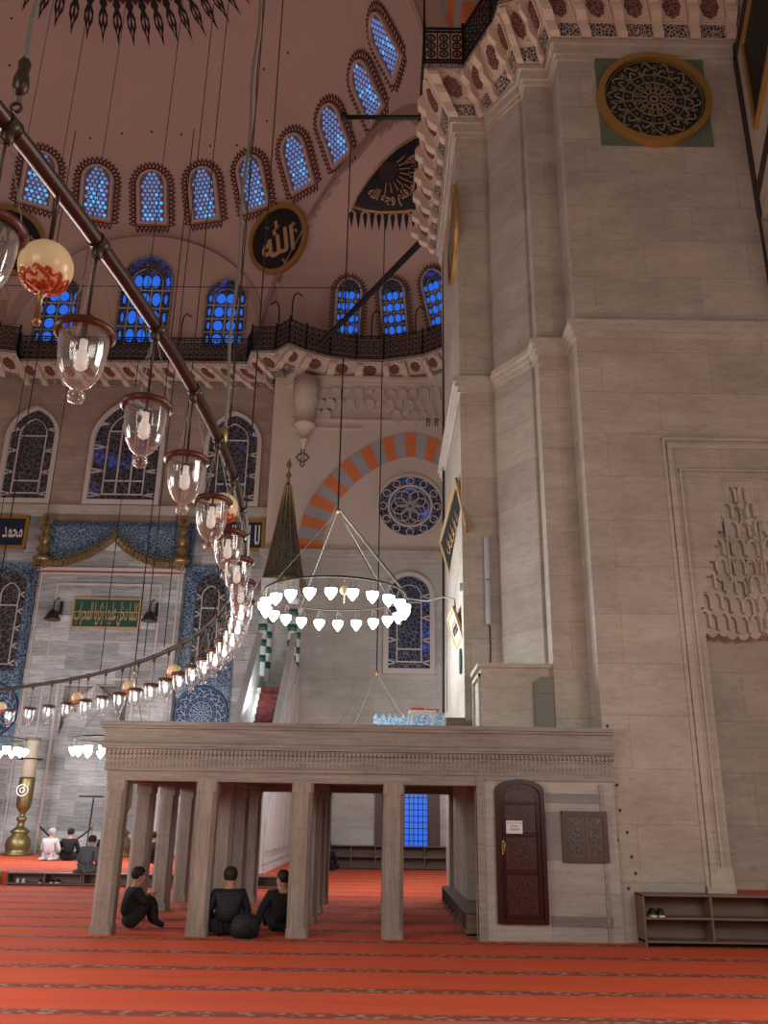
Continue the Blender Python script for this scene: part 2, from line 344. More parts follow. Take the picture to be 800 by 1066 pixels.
struct(rimband(rr - .30, rr + .28, .07), 'trim_exedra_rim', M['archband'])
# broad wall arch over the three middle windows
vs = []; fs = []; N = 60
fr = sphere_frame(Vector((-10.3, 32, 21.2)), C1, R1)
ar_o = [(6.05 * math.cos(a), -1.8 + 6.3 * math.sin(a)) for a in [.08 + (PI - .16) * i / N for i in range(N + 1)]]; ar_i = [(x * .93, (z + 1.8) * .93 - 1.8) for x, z in ar_o]
struct(MB().band(ar_o, ar_i, fr, .0, .09, False), 'trim_wall_arch', M['archband'])
# ---- the great pier
AX, AYY = 1.48, 15.5; BX0, BY0, BX1, BY1 = 2.16, 15.25, 2.72, 14.4; CX, CY = 2.78, 14.0; DX, DY = 3.34, 13.35; PX1 = 9.0
def pier_poly(o=0.0):
    return [(AX - o, 20.3), (AX - o, AYY - o), (BX0 - o * .6, AYY - o), (BX0 - o * .6, BY0 - o * .6), (BX1 - o * .6, BY1 - o * .8), (CX - o, BY1 - o * .8), (CX - o, CY - o), (DX - o, CY - o), (DX - o, DY - o), (PX1, DY - o), (PX1, 20.3)]
ff = lambda a, b, c: Vector((a, b, c))
NX = 5.84; NW = .78
pp = pier_poly()
b = MB()
# front face D carries the tall niche, so it is built round it
front = [p for p in pp]
b.prism(pp, ff, 8.2, 16.45)
low = pp[:8] + [(DX, DY), (NX - NW, DY), (NX - NW, DY + .75), (NX + NW, DY + .75), (NX + NW, DY), (PX1, DY), (PX1, 20.3)]
b.prism(low, ff, 0.64, 4.55); b.prism(pp, ff, 0, .64)
# hood zone between 4.55 and 8.2: niche narrowing in steps
steps = 9; z0 = 4.55; ztop = 6.85
for k in range(steps):
    za = z0 + (ztop - z0) * k / steps; zb = z0 + (ztop - z0) * (k + 1) / steps; t_ = (k / steps); wdt = NW * (1 - t_ ** 1.15) + .03; dep = .75 * (1 - t_) + .05
    pl = pp[:8] + [(DX, DY), (NX - wdt, DY), (NX - wdt * .8, DY + dep), (NX + wdt * .8, DY + dep), (NX + wdt, DY), (PX1, DY), (PX1, 20.3)]
    b.prism(pl, ff, za, zb)
b.prism(pp, ff, ztop, 8.2)
pier = struct(b, 'wall_pier', M['pier'])
# stalactite cells in the hood
b = MB()
def lancet(w_, h_, z0, n=8): return [(-w_ / 2, z0)] + [(-w_ / 2 * math.cos(PI / 2 * i / n) , z0 + h_ * .55 + h_ * .45 * math.sin(PI / 2 * i / n)) for i in range(n)] + [(w_ / 2 * math.sin(PI / 2 * i / n), z0 + h_ * .55 + h_ * .45 * math.cos(PI / 2 * i / n)) for i in range(n + 1)] + [(w_ / 2, z0)]
rnd = random.Random(4)
for k in range(8):
    hh = .30; za = 4.50 + k * hh; t_ = k / 8.0; wdt = NW * (1 - t_ ** 1.25) + .07; n = max(2, int(round(wdt * 2 / .19)))
    for i in range(n):
        wq = 2 * wdt / n; mid = NX - wdt + wq * (i + .5); e = max(0, 1 - abs((mid - NX) / wdt)); yy = DY + .03 + .42 * (e ** .8) * (1 - t_ * .9) + (.06 if (i + k) % 2 else 0)
        z1 = rnd.uniform(-.03, .03); fr = wall_frame(mid, yy, za + z1)
        b.prism([(-wq * .5, -.02), (-wq * .3, -.07), (0, -.10), (wq * .3, -.07), (wq * .5, -.02), (wq * .5, hh), (-wq * .5, hh)], fr, -.75, 0)
        b.band(lancet(wq * 1.0, hh * .98, .0), lancet(wq * .62, hh * .8, .02), fr, 0, .10, False)
b.build('stalactite_hood', M['mould'], pier)
b = MB()   # stacked rectangular mouldings round the niche
MB().box(NX - NW + .01, NX + NW - .01, DY + .01, DY + .74, .641, .66).build('niche_carpet', M['carpet'], pier)
def rectband(fr, x0, x1, z0, z1, w_, c0, c1, b, bottom=False):
    b.fbox(fr, x0, x0 + w_, z0, z1, c0, c1); b.fbox(fr, x1 - w_, x1, z0, z1, c0, c1); b.fbox(fr, x0, x1, z1 - w_, z1, c0, c1 + .002)
    if bottom: b.fbox(fr, x0, x1, z0, z0 + w_, c0, c1 + .002)
fr = wall_frame(0, DY, 0)
rectband(fr, 4.66, 7.02, .64, 7.72, .05, 0, .045, b); rectband(fr, 4.74, 6.94, .75, 7.62, .09, 0, .035, b); rectband(fr, 4.90, 6.78, .85, 7.15, .035, 0, .05, b)
b.fbox(fr, 4.66, 5.06, .62, .74, 0, .1).fbox(fr, 4.72, 5.06, .74, .88, 0, .07).fbox(fr, 4.80, 5.06, .88, 1.0, 0, .045)
rectband(fr, NX - .28, NX + .30, 5.2, 6.98, .02, 0, .03, b)
b.build('niche_moulding', M['mould'], pier)
# moulded string course halfway up and below the gallery
def string(o_list, name, m):
    b = MB()
    for (o, za, zb) in o_list:
        b.prism(pier_poly(o), ff, za, zb)
    return struct(b, name, m)
string([(.05, 9.62, 9.72), (.10, 9.72, 9.82), (.14, 9.82, 9.94)], 'trim_string_course', M['mould'])
string([(.03, 16.0, 16.12), (.07, 16.12, 16.34), (.13, 16.34, 16.46)], 'trim_under_gallery', M['mould'])
b = MB()
for x, z in ((3.42, 2.95), (3.46, 2.45), (3.5, 2.1), (3.52, 1.75), (3.44, 1.4), (3.6, 1.45), (3.45, 1.34), (3.64, 1.12), (3.68, .9), (3.56, .7), (3.72, .5), (3.74, .32)):
    b.prism([(.022 * math.cos(a) * random.uniform(.8, 1.3), .026 * math.sin(a)) for a in [i * PI / 4 for i in range(8)]], wall_frame(x, DY, z), -.01, .004)
b.build('drill_holes', mat('dark_hole', (.07, .05, .04), .9), pier)
# arch wall springing at the right of the pier
RX = 6.92
wr = struct(MB().box(RX, RX + .6, 9.6, DY, 12.2, 24), 'wall_right', M['pier'])
fx = plane_frame((RX, DY, 0), (0, -1, 0), (0, 0, 1)); fxn = lambda a, b_, c: Vector((RX - c, DY - a, b_))
M['trimblack'] = two_tone('dark_red_black_border', (.022, .014, .014), (.07, .03, .025), 12, .07)
b = MB(); b.add([fxn(0, 10.2, .03), fxn(.13, 10.6, .03), fxn(.13, 16.4, .03), fxn(0, 16.4, .03)], [(0, 1, 2, 3)]); b.fbox(fxn, 0, .13, 12.2, 16.4, 0, .04)
b.prism([(.13, 12.6), (1.8, 14.3), (1.8, 14.5), (.13, 12.85)], fxn, 0, .04); b.prism([(.05, 15.95), (1.8, 17.6), (1.8, 17.8), (.05, 16.15)], fxn, 0, .04)
b.build('painted_border', M['trimblack'], wr)
b = MB()
for k in range(8): b.prism([(.14 + k * .3, 10.6 + k * .35), (.14 + k * .3 + .3, 10.6 + k * .35 + .35), (1.2 + k * .3, 10.2 + k * .3), (1.0 + k * .3, 9.9 + k * .3)], fxn, 0, .1 + .02 * (k % 2))
b.build('voussoir', M['grey_stone'], wr)
t = thing('calligraphy_board', (RX, 12.1, 14.6), 'black calligraphy panel in a gold frame, cut by the right picture edge high up', 'panel')
PP = [(.55, 14.0), (2.0, 15.5), (2.0, 17.3), (.55, 15.9)]
MB().prism(PP, fxn, 0, .05).build('board', M['black'], t)
MB().band([(p[0] + (-.08 if p[0] < 1 else .08), p[1] + (-.12 if i < 2 else .12)) for i, p in enumerate(PP)], PP, fxn, 0, .09).build('frame', M['gold'], t)

# ------------------------------------------------------------------ lettering
AF = {'ا':0xFE8D,'ب':0xFE8F,'ت':0xFE95,'ج':0xFE9D,'ح':0xFEA1,'خ':0xFEA5,'د':0xFEA9,'ر':0xFEAD,'ز':0xFEAF,'س':0xFEB1,'ث':0xFE99,'ع':0xFEC9,'ف':0xFED1,'ك':0xFED9,'ل':0xFEDD,'م':0xFEE1,'ن':0xFEE5,'ه':0xFEE9,'و':0xFEED,'ي':0xFEF1}
NJ = 'ادرزو'
def shape_ar(w_):
    out = []; n = len(w_)
    for i, ch in enumerate(w_):
        if ch not in AF: out.append(ch); continue
        pv = i > 0 and w_[i - 1] in AF and w_[i - 1] not in NJ; nx = i < n - 1 and w_[i + 1] in AF and ch not in NJ
        k = (1 if pv else 0) if ch in NJ else {(0, 0): 0, (1, 0): 1, (0, 1): 2, (1, 1): 3}[(int(pv), int(nx))]
        out.append(chr(AF[ch] + k))
    return ''.join(reversed(out))
def text_mesh(s_, bold=.0):
    cu = bpy.data.curves.new('txt', 'FONT'); cu.body = s_; cu.resolution_u = 3; cu.offset = bold; cu.fill_mode = 'FRONT' if hasattr(cu, 'fill_mode') else None
    o = bpy.data.objects.new('txt', cu); COL.objects.link(o); bpy.context.view_layer.update()
    me = bpy.data.meshes.new_from_object(o.evaluated_get(bpy.context.evaluated_depsgraph_get()))
    vs = [(v.co.x, v.co.y) for v in me.vertices]; fs = [tuple(p.vertices) for p in me.polygons]
    bpy.data.objects.remove(o); bpy.data.curves.remove(cu); bpy.data.meshes.remove(me)
    x0 = min(p[0] for p in vs); x1 = max(p[0] for p in vs); y0 = min(p[1] for p in vs); y1 = max(p[1] for p in vs)
    return [((p[0] - x0) / (x1 - x0), (p[1] - y0) / (y1 - y0)) for p in vs], fs
def text_on(b, s_, fr, x0, x1, z0, z1, off, bold=.02):
    vs, fs = text_mesh(s_, bold); b.add([fr(x0 + (x1 - x0) * p[0], z0 + (z1 - z0) * p[1], off) for p in vs], fs); return b
def text_arc(b, s_, fr, a0, a1, r0_, r1_, off, bold=.02):
    vs, fs = text_mesh(s_, bold); out = []
    for p in vs:
        a = a0 + (a1 - a0) * p[0]; r = r0_ + (r1_ - r0_) * p[1]; out.append(fr(r * math.sin(a), r * math.cos(a), off))
    b.add(out, fs); return b
def stroke(b, pts, wd, fr, off, taper=True):
    n = len(pts); L = []; R = []
    for i, p in enumerate(pts):
        q = pts[min(i + 1, n - 1)]; o = pts[max(i - 1, 0)]; dx, dy = q[0] - o[0], q[1] - o[1]; l = math.hypot(dx, dy) or 1; k = wd * ((.35 + .65 * math.sin(PI * (i + .5) / n)) if taper else 1) / 2
        L.append((p[0] - dy / l * k, p[1] + dx / l * k)); R.append((p[0] + dy / l * k, p[1] - dx / l * k))
    b.band(L, R, fr, off, off + .008, False)
def circ(r, n=48, cx=0, cz=0): return [(cx + r * math.cos(2 * PI * i / n), cz + r * math.sin(2 * PI * i / n)) for i in range(n)]
# ------------------------------------------------------------------ windows
def arch_pts(w_, h_, pointed=.0, n=14, z0=0):
    r = w_ / 2; hs = h_ - r * (1 + pointed); pts = [(-r, z0), (r, z0)]
    for i in range(n + 1):
        a = PI * i / n; x = r * math.cos(a); z = math.sin(a)
        z = r * z + pointed * r * (1 - abs(x) / r) ** 1.2 
        pts.append((x, z0 + hs + z))
    return pts
def tangent_frame(P, c, R, off):
    n0 = (P - c).normalized(); u = Vector((0, 0, 1)).cross(-n0).normalized(); v = (-n0).cross(u); O = c + n0 * (R - off)
    return lambda a, b_, cc=0: O + u * a + v * b_ - n0 * cc
def window(idx, fr, loc, w_, h_, style, label):
    root = thing('window_%d' % idx, loc, label, 'window'); root['kind'] = 'structure'
    pt = .25 if style in ('wall', 'tall') else .0
    if style == 'dome':
        o = arch_pts(w_ + .26, h_ + .2, 0, 14, -.12); i_ = arch_pts(w_, h_, 0, 14)
        MB().band(o, i_, fr, -.15, .12).build('reveal', M['dome'], root); MB().prism(i_, fr, -.02, .03).build('lattice', M['lattice'], root)
        for nm, mt, sel in (('pane', 'blue_mid', 0), ('bright_pane', 'blue_lite', 1)):
            b = MB(); rnd = random.Random(idx * 10); s_ = .098
            rows = int(h_ / (s_ * 1.74)) + 1
            for r in range(rows):
                z = .10 + r * s_ * 1.75
                for c_ in range(-5, 6):
                    x = (c_ + (.5 if r % 2 else 0)) * s_ * 2.02; rd = w_ / 2; hs = h_ - rd
                    if abs(x) > rd - .07 or z > h_ - .06 or (z > hs and math.hypot(x, z - hs) > rd - .07): continue
                    lit = rnd.random() < (.45 if (x > 0 and z < h_ * .5) or (idx in (1, 2, 3) and z < h_ * .6) else .04)
                    if lit == bool(sel): b.prism([(x + .074 * math.cos(a), z + .074 * math.sin(a)) for a in [PI / 6 + k * PI / 4 for k in range(8)]], fr, .03, .045)
            if b.v: b.build(nm, M[mt], root)
        # painted flame border
        per = arch_pts(w_ + .42, h_ + .34, .0, 16, -.2); seq = []
        P = per + [per[0]]
        for k in range(len(P) - 1):
            (xa, za), (xb, zb) = P[k], P[k + 1]; L = math.hypot(xb - xa, zb - za); n = max(1, round(L / .18))
            for q in range(n): seq.append((xa + (xb - xa) * (q + .5) / n, za + (zb - za) * (q + .5) / n, (zb - za) / L, -(xb - xa) / L))
        b = MB(); inn = MB()
        for x, z, nx, nz in seq:
            tx, tz = -nz, nx; H_ = .30; W_ = .085
            b.prism([(x - tx * W_, z - tz * W_), (x - tx * W_ * .9 + nx * H_ * .5, z - tz * W_ * .9 + nz * H_ * .5), (x + nx * H_, z + nz * H_), (x + tx * W_ * .9 + nx * H_ * .5, z + tz * W_ * .9 + nz * H_ * .5), (x + tx * W_, z + tz * W_)][::-1], fr, .02, .035)
            inn.prism([(x - tx * .04 + nx * .04, z - tz * .04 + nz * .04), (x + nx * .19, z + nz * .19), (x + tx * .04 + nx * .04, z + tz * .04 + nz * .04)][::-1], fr, .03, .042)
        b.band(arch_pts(w_ + .46, h_ + .38, 0, 16, -.22), arch_pts(w_ + .38, h_ + .31, 0, 16, -.185), fr, .02, .04)
        b.build('painted_border', M['red_paint'], root); inn.build('border_detail', M['dome'], root)
    elif style in ('lun', 'exe'):
        o = arch_pts(w_ + .16, h_ + .10, .1, 14, -.06); i_ = arch_pts(w_, h_, .1, 14)
        MB().band(o, i_, fr, -.05, .10).build('reveal', M['arabesque_fine'] if style == 'lun' else M['white_stone'], root); MB().prism(i_, fr, -.02, .02).build('glass', M['stained_blue'], root)
        b = MB(); iw = w_ * .66; ih = h_ * .86
        b.band(arch_pts(iw, ih, .1, 14), arch_pts(iw - .07, ih - .05, .1, 14, .05), fr, .02, .06)
        for x in ((-iw / 6, iw / 6) if w_ > 1.9 else (0,)): b.fbox(fr, x - .025, x + .025, 0, ih * .8, .02, .055)
        for k in range(1, 4): b.fbox(fr, -w_ / 2, w_ / 2, ih * k * .235 - .02, ih * k * .235 + .02, .02, .055)
        b.build('tracery', M['white_stone'], root)
        b = MB(); nc = 3 if w_ > 1.9 else 2
        for r in range(4):
            for c_ in range(nc):
                x = (c_ - (nc - 1) / 2) * iw / nc; z = ih * (.235 * r + .115)
                if r == 3: x *= .8
                b.prism([(x + iw / nc * .37 * math.cos(a), z + ih * .085 * math.sin(a)) for a in [k * PI / 5 for k in range(10)]], fr, .03, .05)
            for sx in (-1, 1): b.prism([(sx * w_ * .415 + .055 * math.cos(a), ih * (.235 * r + .115) + ih * .06 * math.sin(a)) for a in [k * PI / 4 for k in range(8)]], fr, .03, .05)
        b.build('blue_glass', M['blue_deep'], root)
        if style == 'exe':
            per = arch_pts(w_ + .26, h_ + .16, .1, 16, -.1); b = MB()
            for k in range(1, len(per)):
                (xa, za), (xb, zb) = per[k], per[(k + 1) % len(per)]; L = math.hypot(xb - xa, zb - za); n = max(1, round(L / .15))
                for q in range(n):
                    x = xa + (xb - xa) * (q + .5) / n; z = za + (zb - za) * (q + .5) / n; nx, nz = (zb - za) / L, -(xb - xa) / L; tx, tz = -nz, nx
                    b.band([(x - tx * .07, z - tz * .07), (x + nx * .24, z + nz * .24), (x + tx * .07, z + tz * .07)], [(x - tx * .035, z - tz * .035), (x + nx * .15, z + nz * .15), (x + tx * .035, z + tz * .035)], fr, .02, .04, False)
            b.build('painted_border', M['red_paint'], root)
    else:
        o = arch_pts(w_, h_, pt, 16); i_ = arch_pts(w_ - .36, h_ - .34, pt, 16, .2); MB().band(o, i_, fr, -.1, .16).build('frame', M['white_stone'], root)
        MB().prism(i_, fr, -.05, .02).build('glass', M[{'wall': 'stained_grey', 'tall': 'stained_dark', 'blue': 'stained_blue'}[style] if style != 'wall' or 'right' not in label else 'stained_dark'], root)
        b = MB(); W2 = w_ - .36; H2 = h_ - .34; iw = W2 * .62; ih = H2 * .84
        b.band(arch_pts(iw, ih, pt, 16, .42), arch_pts(iw - .09, ih - .07, pt, 16, .47), fr, .02, .08)
        b.fbox(fr, -iw / 2, iw / 2, .42 + ih * .16, .47 + ih * .16, .02, .07); b.fbox(fr, -iw / 2, iw / 2, .42 + ih * .76, .46 + ih * .76, .02, .07)
        for k in range(4):
            z = .42 + (ih - .1) * k / 3.4
            for sx in (-1, 1): b.prism([(sx * iw / 2, z - .02), (sx * W2 / 2, z - .11), (sx * W2 / 2, z - .06), (sx * iw / 2, z + .03)], fr, .02, .07); b.prism([(sx * iw / 2, z + .02), (sx * W2 / 2, z + .11), (sx * W2 / 2, z + .06), (sx * iw / 2, z - .03)], fr, .02, .07)
        if w_ > 2.5:
            b.fbox(fr, -iw / 6 - .03, -iw / 6 + .03, .42, ih * .98, .02, .07); b.fbox(fr, iw / 6 - .03, iw / 6 + .03, .42, ih * .98, .02, .07)
        b.build('tracery', M['white_stone'], root)
    return root
ORD = ['leftmost', 'second from left', 'third from left', 'fourth from left', 'fifth from left', 'sixth from left', 'seventh from left', 'eighth from left', 'rightmost']
ring_px = [(41, 185), (101, 200), (159, 205), (213, 202), (264, 190), (310, 168), (349, 138), (382, 93), (405, 45)]
wi = 1
for k, q in enumerate(ring_px):
    p = AZ(*q, 27.0); v = Vector((p.x - C1.x, p.y - C1.y, 0)).normalized() * 10.4; P = Vector((C1.x + v.x, C1.y + v.y, 27.0))
    f0 = tangent_frame(P, C1, R1, .10); fr = (lambda f0: lambda a, b_, c=0: f0(a, b_ - 1.05, c))(f0)
    window(wi, fr, fr(0, 0, 0), 1.06, 2.1, 'dome', 'small arched honeycomb window in the half dome, %s of nine in the arc' % ORD[k]); wi += 1
def sph_window(q, c, R, w_, h_, lab):
    global wi
    P = sph_hit(*q, c, R); Pm = c + (P + Vector((0, 0, h_ / 2)) - c).normalized() * R; f1 = tangent_frame(Pm, c, R, .2); f0 = lambda a, b_, cc=0: f1(a, b_ - h_ / 2, cc); window(wi, f0, P, w_, h_, 'exe' if R < 7 else 'lun', lab); wi += 1
fl = lambda cx, z: (lambda a, b_, c=0: Vector((cx + a, WY - .72 - c, z + b_)))
# flat lunette wall behind the three middle windows
struct(MB().prism(arch_pts(11.2, 5.9, 0, 40), fl(-10.3, 19.2), -.5, 0.0), 'wall_lunette', M['dome'])
for cx, w_, h_, lab in ((-13.75, 1.6, 3.2, 'blue glazed round arched window above the gallery, left of the taller middle one'), (-10.15, 2.1, 4.3, 'tallest blue glazed arched window above the gallery, in the middle'), (-6.75, 1.6, 3.2, 'blue glazed round arched window above the gallery, right of the taller middle one')):
    window(wi, fl(cx, 19.75), (cx, WY - .72, 19.75), w_, h_, 'lun', lab); wi += 1
for q, lab in (((361, 346), 'narrow blue window with red flame border in the corner niche, left of three'), ((413, 347), 'narrow blue window with red flame border in the corner niche, middle of three'), ((462, 336), 'narrow blue window with red flame border in the corner niche, beside the pier')):
    sph_window(q, C2, R2, .95, 2.35, lab)
for cx, w_, h_, lab in ((-14.2, 2.15, 4.2, 'arched night-dark traceried window high on the wall, leftmost of three'), (-10.35, 3.0, 4.6, 'widest arched traceried window high on the wall, above the blue tiled panel'), (-6.1, 2.3, 4.1, 'arched traceried window with blue glints high on the wall, right of three')):
    window(wi, wall_frame(cx, WY - .02, 13.0), (cx, WY, 13.0), w_, h_, 'tall' if cx > -12 else 'wall', lab); wi += 1
window(wi, wall_frame(.98, RY, 6.42), (.98, RY, 6.42), 1.85, 3.75, 'blue', 'pointed blue stained glass window with white frame, below the round window'); wi += 1
# round window
root = thing('window_%d' % wi, (.99, RY, 12.8), 'large round rose window of blue star tracery under the striped arch', 'window', kind='structure'); wi += 1
fr = wall_frame(.99, RY, 12.8)
MB().band(circ(1.30), circ(1.20), fr, -.05, .10).band(circ(.86), circ(.78), fr, 0, .07).build('frame', M['white_stone'], root)
MB().prism(circ(1.22), fr, -.05, .02).build('glass', M['stained_blue'], root)
b = MB()
for k in range(12):
    a = k * PI / 6; b.band(circ(.155, 12, 1.03 * math.cos(a), 1.03 * math.sin(a)), circ(.12, 12, 1.03 * math.cos(a), 1.03 * math.sin(a)), fr, .02, .05)
for k in range(8):
    a = k * PI / 4; b.band(circ(.34, 16, .40 * math.cos(a), .40 * math.sin(a)), circ(.31, 16, .40 * math.cos(a), .40 * math.sin(a)), fr, .02, .05)
b.band(circ(.2, 8), circ(.17, 8), fr, .02, .05); b.build('tracery', M['white_stone'], root)
# low window with iron grille behind the tribune
root = thing('window_%d' % wi, (1.27, RY, .68), 'low rectangular window glowing blue behind an iron grid, seen through the tribune', 'window', kind='structure'); wi += 1
fr = wall_frame(0, RY, 0)
b = MB(); rectband(fr, .78, 1.76, .60, 2.72, .08, -.05, .12, b, True); b.fbox(fr, 1.62, 2.05, .62, 2.7, 0, .10).fbox(fr, -.14, .12, .62, 2.7, 0, .10); b.build('wooden_frame', M['darkwood'], root)
MB().fbox(fr, .86, 1.62, .68, 2.64, 0, .03).build('glass', M['blue_deep'], root)
b = MB()
for k in range(1, 5): b.fbox(fr, .86 + k * .152 - .012, .86 + k * .152 + .012, .68, 2.64, .03, .06)
for k in range(1, 10): b.fbox(fr, .86, 1.62, .68 + k * .196 - .012, .68 + k * .196 + .012, .03, .06)
b.build('iron_grid', M['iron'], root)

# ================================================================== GALLERY (balcony on brackets)
def iron_rail(b, pts, h=1.05, cell=.26, rings=True, r=.016):
    for i in range(len(pts) - 1):
        p = Vector(pts[i]); q = Vector(pts[i + 1]); L = (q - p).length; d = (q - p) / L; n = max(1, round(L / cell)); up_ = Vector((0, 0, 1))
        fr = (lambda p, d: lambda a, z, c=0: p + d * a + up_ * z + d.cross(up_) * c)(p, d)
        for z0_, z1_ in ((0, .05), (.10, .125), (h - .13, h - .105), (h - .04, h)): b.fbox(fr, 0, L, z0_, z1_, -.02, .02)
        s_ = L / n; R = min(.11, s_ * .44)
        for k in range(n):
            b.fbox(fr, k * s_ - .015, k * s_ + .015, 0, h, -.011, .011)
            for z in (.27, .5, .73):
                cx = (k + .5) * s_; b.band(circ(R, 9, cx, z + .02), circ(R - .038, 9, cx, z + .02), fr, -.008, .008)
                b.fbox(fr, cx - .03, cx + .03, z - .01, z + .05, -.008, .008)
        b.tube([p, p + up_ * (h + .12)], .04, 6); b.tube([q, q + up_ * (h + .12)], .04, 6)
def gallery(name, wall, lip, zb, zl, label, step=.62, th=1.0):
    root = thing(name, (*wall[0], zb), label, 'balcony')
    so = MB(); fa = MB(); fl_ = MB(); brk = []; stp = []; mds = []; frs = []
    for i in range(len(wall) - 1):
        a0 = Vector((*wall[i], zb)); a1 = Vector((*wall[i + 1], zb)); l0 = Vector((*lip[i], zl)); l1 = Vector((*lip[i + 1], zl))
        so.add([a0, a1, l1, l0], [(0, 1, 2, 3)]); u = Vector((0, 0, .13)); fa.add([l0, l1, l1 + u, l0 + u], [(0, 1, 2, 3)])
        fl_.add([l0 + u, l1 + u, Vector((a1.x, a1.y, zl + .13)), Vector((a0.x, a0.y, zl + .13))], [(0, 1, 2, 3)])
        n = max(1, round(((l1 - l0).length + (a1 - a0).length) / 2 / step)); nrm = (l1 - l0).cross(l0 - a0).normalized()
        if nrm.z > 0: nrm = -nrm
        def fr(s_, t_, c=0, a0=a0, a1=a1, l0=l0, l1=l1, nrm=nrm): return (a0.lerp(a1, s_)).lerp(l0.lerp(l1, s_), t_) + nrm * c
        q = 1 / n
        for k in range(n + 1):
            if k == n and i < len(wall) - 2: continue
            b = MB(); c0 = min(max(k * q, q * .13), 1 - q * .13); sa = c0 - q * .13; sb = c0 + q * .13
            prof = [(0, 0), (0, .09), (.10, .15), (.20, .13), (.30, .10), (.36, .15), (.48, .21), (.58, .19), (.66, .15), (.72, .19), (.84, .24), (.93, .20), (.97, .08), (.97, 0)]
            m_ = len(prof); vs_ = [fr(sa, t_, c_ * th) for t_, c_ in prof] + [fr(sb, t_, c_ * th) for t_, c_ in prof]
            b.add(vs_, [(j, (j + 1) % m_, m_ + (j + 1) % m_, m_ + j) for j in range(m_)] + [tuple(range(m_ - 1, -1, -1)), tuple(range(m_, 2 * m_))]); brk.append(b)
        for k in range(n):
            s0 = k * q + q * .13; s1 = (k + 1) * q - q * .13; sc = (s0 + s1) / 2; hw_ = (s1 - s0) / 2
            stp.append(MB().fbox(fr, s0, s1, .03, .27, 0, .03))
            mds.append(MB().prism([(sc + hw_ * .62 * math.cos(a) * (1 + .06 * (-1) ** j), .62 + .22 * math.sin(a) * (1 + .06 * (-1) ** j)) for j, a in enumerate([j * PI / 8 for j in range(16)])], fr, 0, .035))
            fo = [(s0 + .02 * q, .33), (s1 - .02 * q, .33), (s1 - .02 * q, .86), (sc + hw_ * .5, .96), (sc - hw_ * .5, .96), (s0 + .02 * q, .86)]; fi = [(sc + (x - sc) * .86, .62 + (z - .62) * .9) for x, z in fo]
            frs.append(MB().band(fo, fi, fr, 0, .05))
    so.build('soffit', M['cream'], root); fa.build('fascia', M['arabesque_fine'], root); fl_.build('walkway', M['cream'], root)
    for nm, L_, m_ in (('bracket', brk, 'cream'), ('painted_strip', stp, 'arabesque'), ('medallion', mds, 'medallion'), ('medallion_frame', frs, 'cream')):
        for b in L_[:99]: b.build(nm, M[m_], root)
    b = MB(); iron_rail(b, [(x, y, zl + .13) for x, y in lip]); b.build('iron_railing', M['iron'], root)
    return root
pw = pier_poly(.14); o = .74
plip = [(AX - o, 20.3), (AX - o, AYY - o), (BX0 - .55, AYY - o), (BX1 - .62, BY1 - .74), (CX - .6, CY - .85), (DX - .72, CY - 1.0), (DX - .60, DY - .66), (PX1, DY - .66)]
pwl = [pw[0], pw[1], (BX0 - .08, AYY - .14), (BX1 - .08, BY1 - .11), (CX - .14, CY - .14), (DX - .14, CY - .14), (DX - .14, DY - .14), (PX1, DY - .14)]
gal = gallery('pier_gallery', pwl, plip, 16.46, 17.25, 'stone gallery on scrolled brackets with black iron railing wrapping the top of the great pier', .78)
ZL = 18.62; ZB = 18.2; ZT = ZL + .13 + 1.05
def rz(x, y): p = AZ(x, y, 19.85); return (p.x, p.y)
lip = [rz(-60, 343), rz(0, 337), rz(22, 340), rz(25, 352)]
lip[3] = (lip[3][0], 30.75); lip += [(-5.59, 30.7), (-5.3, 29.8), (-4.35, 29.75), (-3.75, 29.15)]
for q in ((320, 338), (345, 345), (372, 348.5), (400, 349), (440, 343), (470, 331)): lip.append(rz(*q))
lip.append((3.6, 27.6))
wl = []
for x, y in lip:
    if x < -15: wl.append((x - .3, y + 1.1))
    elif x < -5.6: wl.append((x, WY - .1))
    elif x < -5.4: wl.append((-4.6, WY - .1))
    elif x < -5.0: wl.append((-4.6, RY - .05))
    elif x < -4.0: wl.append((-4.0, RY - .05))
    else:
        v = Vector((x + .6, y - 25.0)); v.normalize(); wl.append((x + v.x * 1.0, min(RY + .3, y + v.y * 1.0) if y > 30 else y + v.y * 1.05))
gal2 = gallery('wall_gallery', wl, lip, ZB, ZL, 'long stone gallery with painted brackets and black iron railing running along the far wall', .8)
# lamp hooks on the railings
def hook(p, dx, lab):
    p = Vector(p); MB().tube([p, p + Vector((0, 0, .9)), p + Vector((dx * .1, 0, 1.15)), p + Vector((dx * .35, 0, 1.3)), p + Vector((dx * .7, 0, 1.15))], .03, 6).build('curved_lamp_bracket', M['iron'], None, lab, 'bracket', loc=p)
for (x, y), dx, lab in ((rz(85, 352), 1, 'curved iron lamp bracket on the far railing behind the great ring'), (rz(188, 352), 1, 'curved iron lamp bracket on the far railing between two blue windows'), (rz(290, 340), -1, 'curved iron lamp bracket on the projecting corner of the far railing'), (rz(304, 331), 1, 'curved iron lamp bracket where the railing starts curving inward'), (rz(387, 349), 1, 'curved iron lamp bracket in front of the corner niche, left'), (rz(433, 345), 1, 'curved iron lamp bracket in front of the corner niche, nearest the pier')):
    hook((x, y, 19.7), dx * .5, lab)
hook((AX - o, AYY - o, 18.4), .5, 'curved iron lamp bracket at the corner of the pier gallery railing'); hook((BX1 - .55, BY1 - .74, 18.4), .5, 'curved iron lamp bracket on the angled stretch of the pier gallery railing')
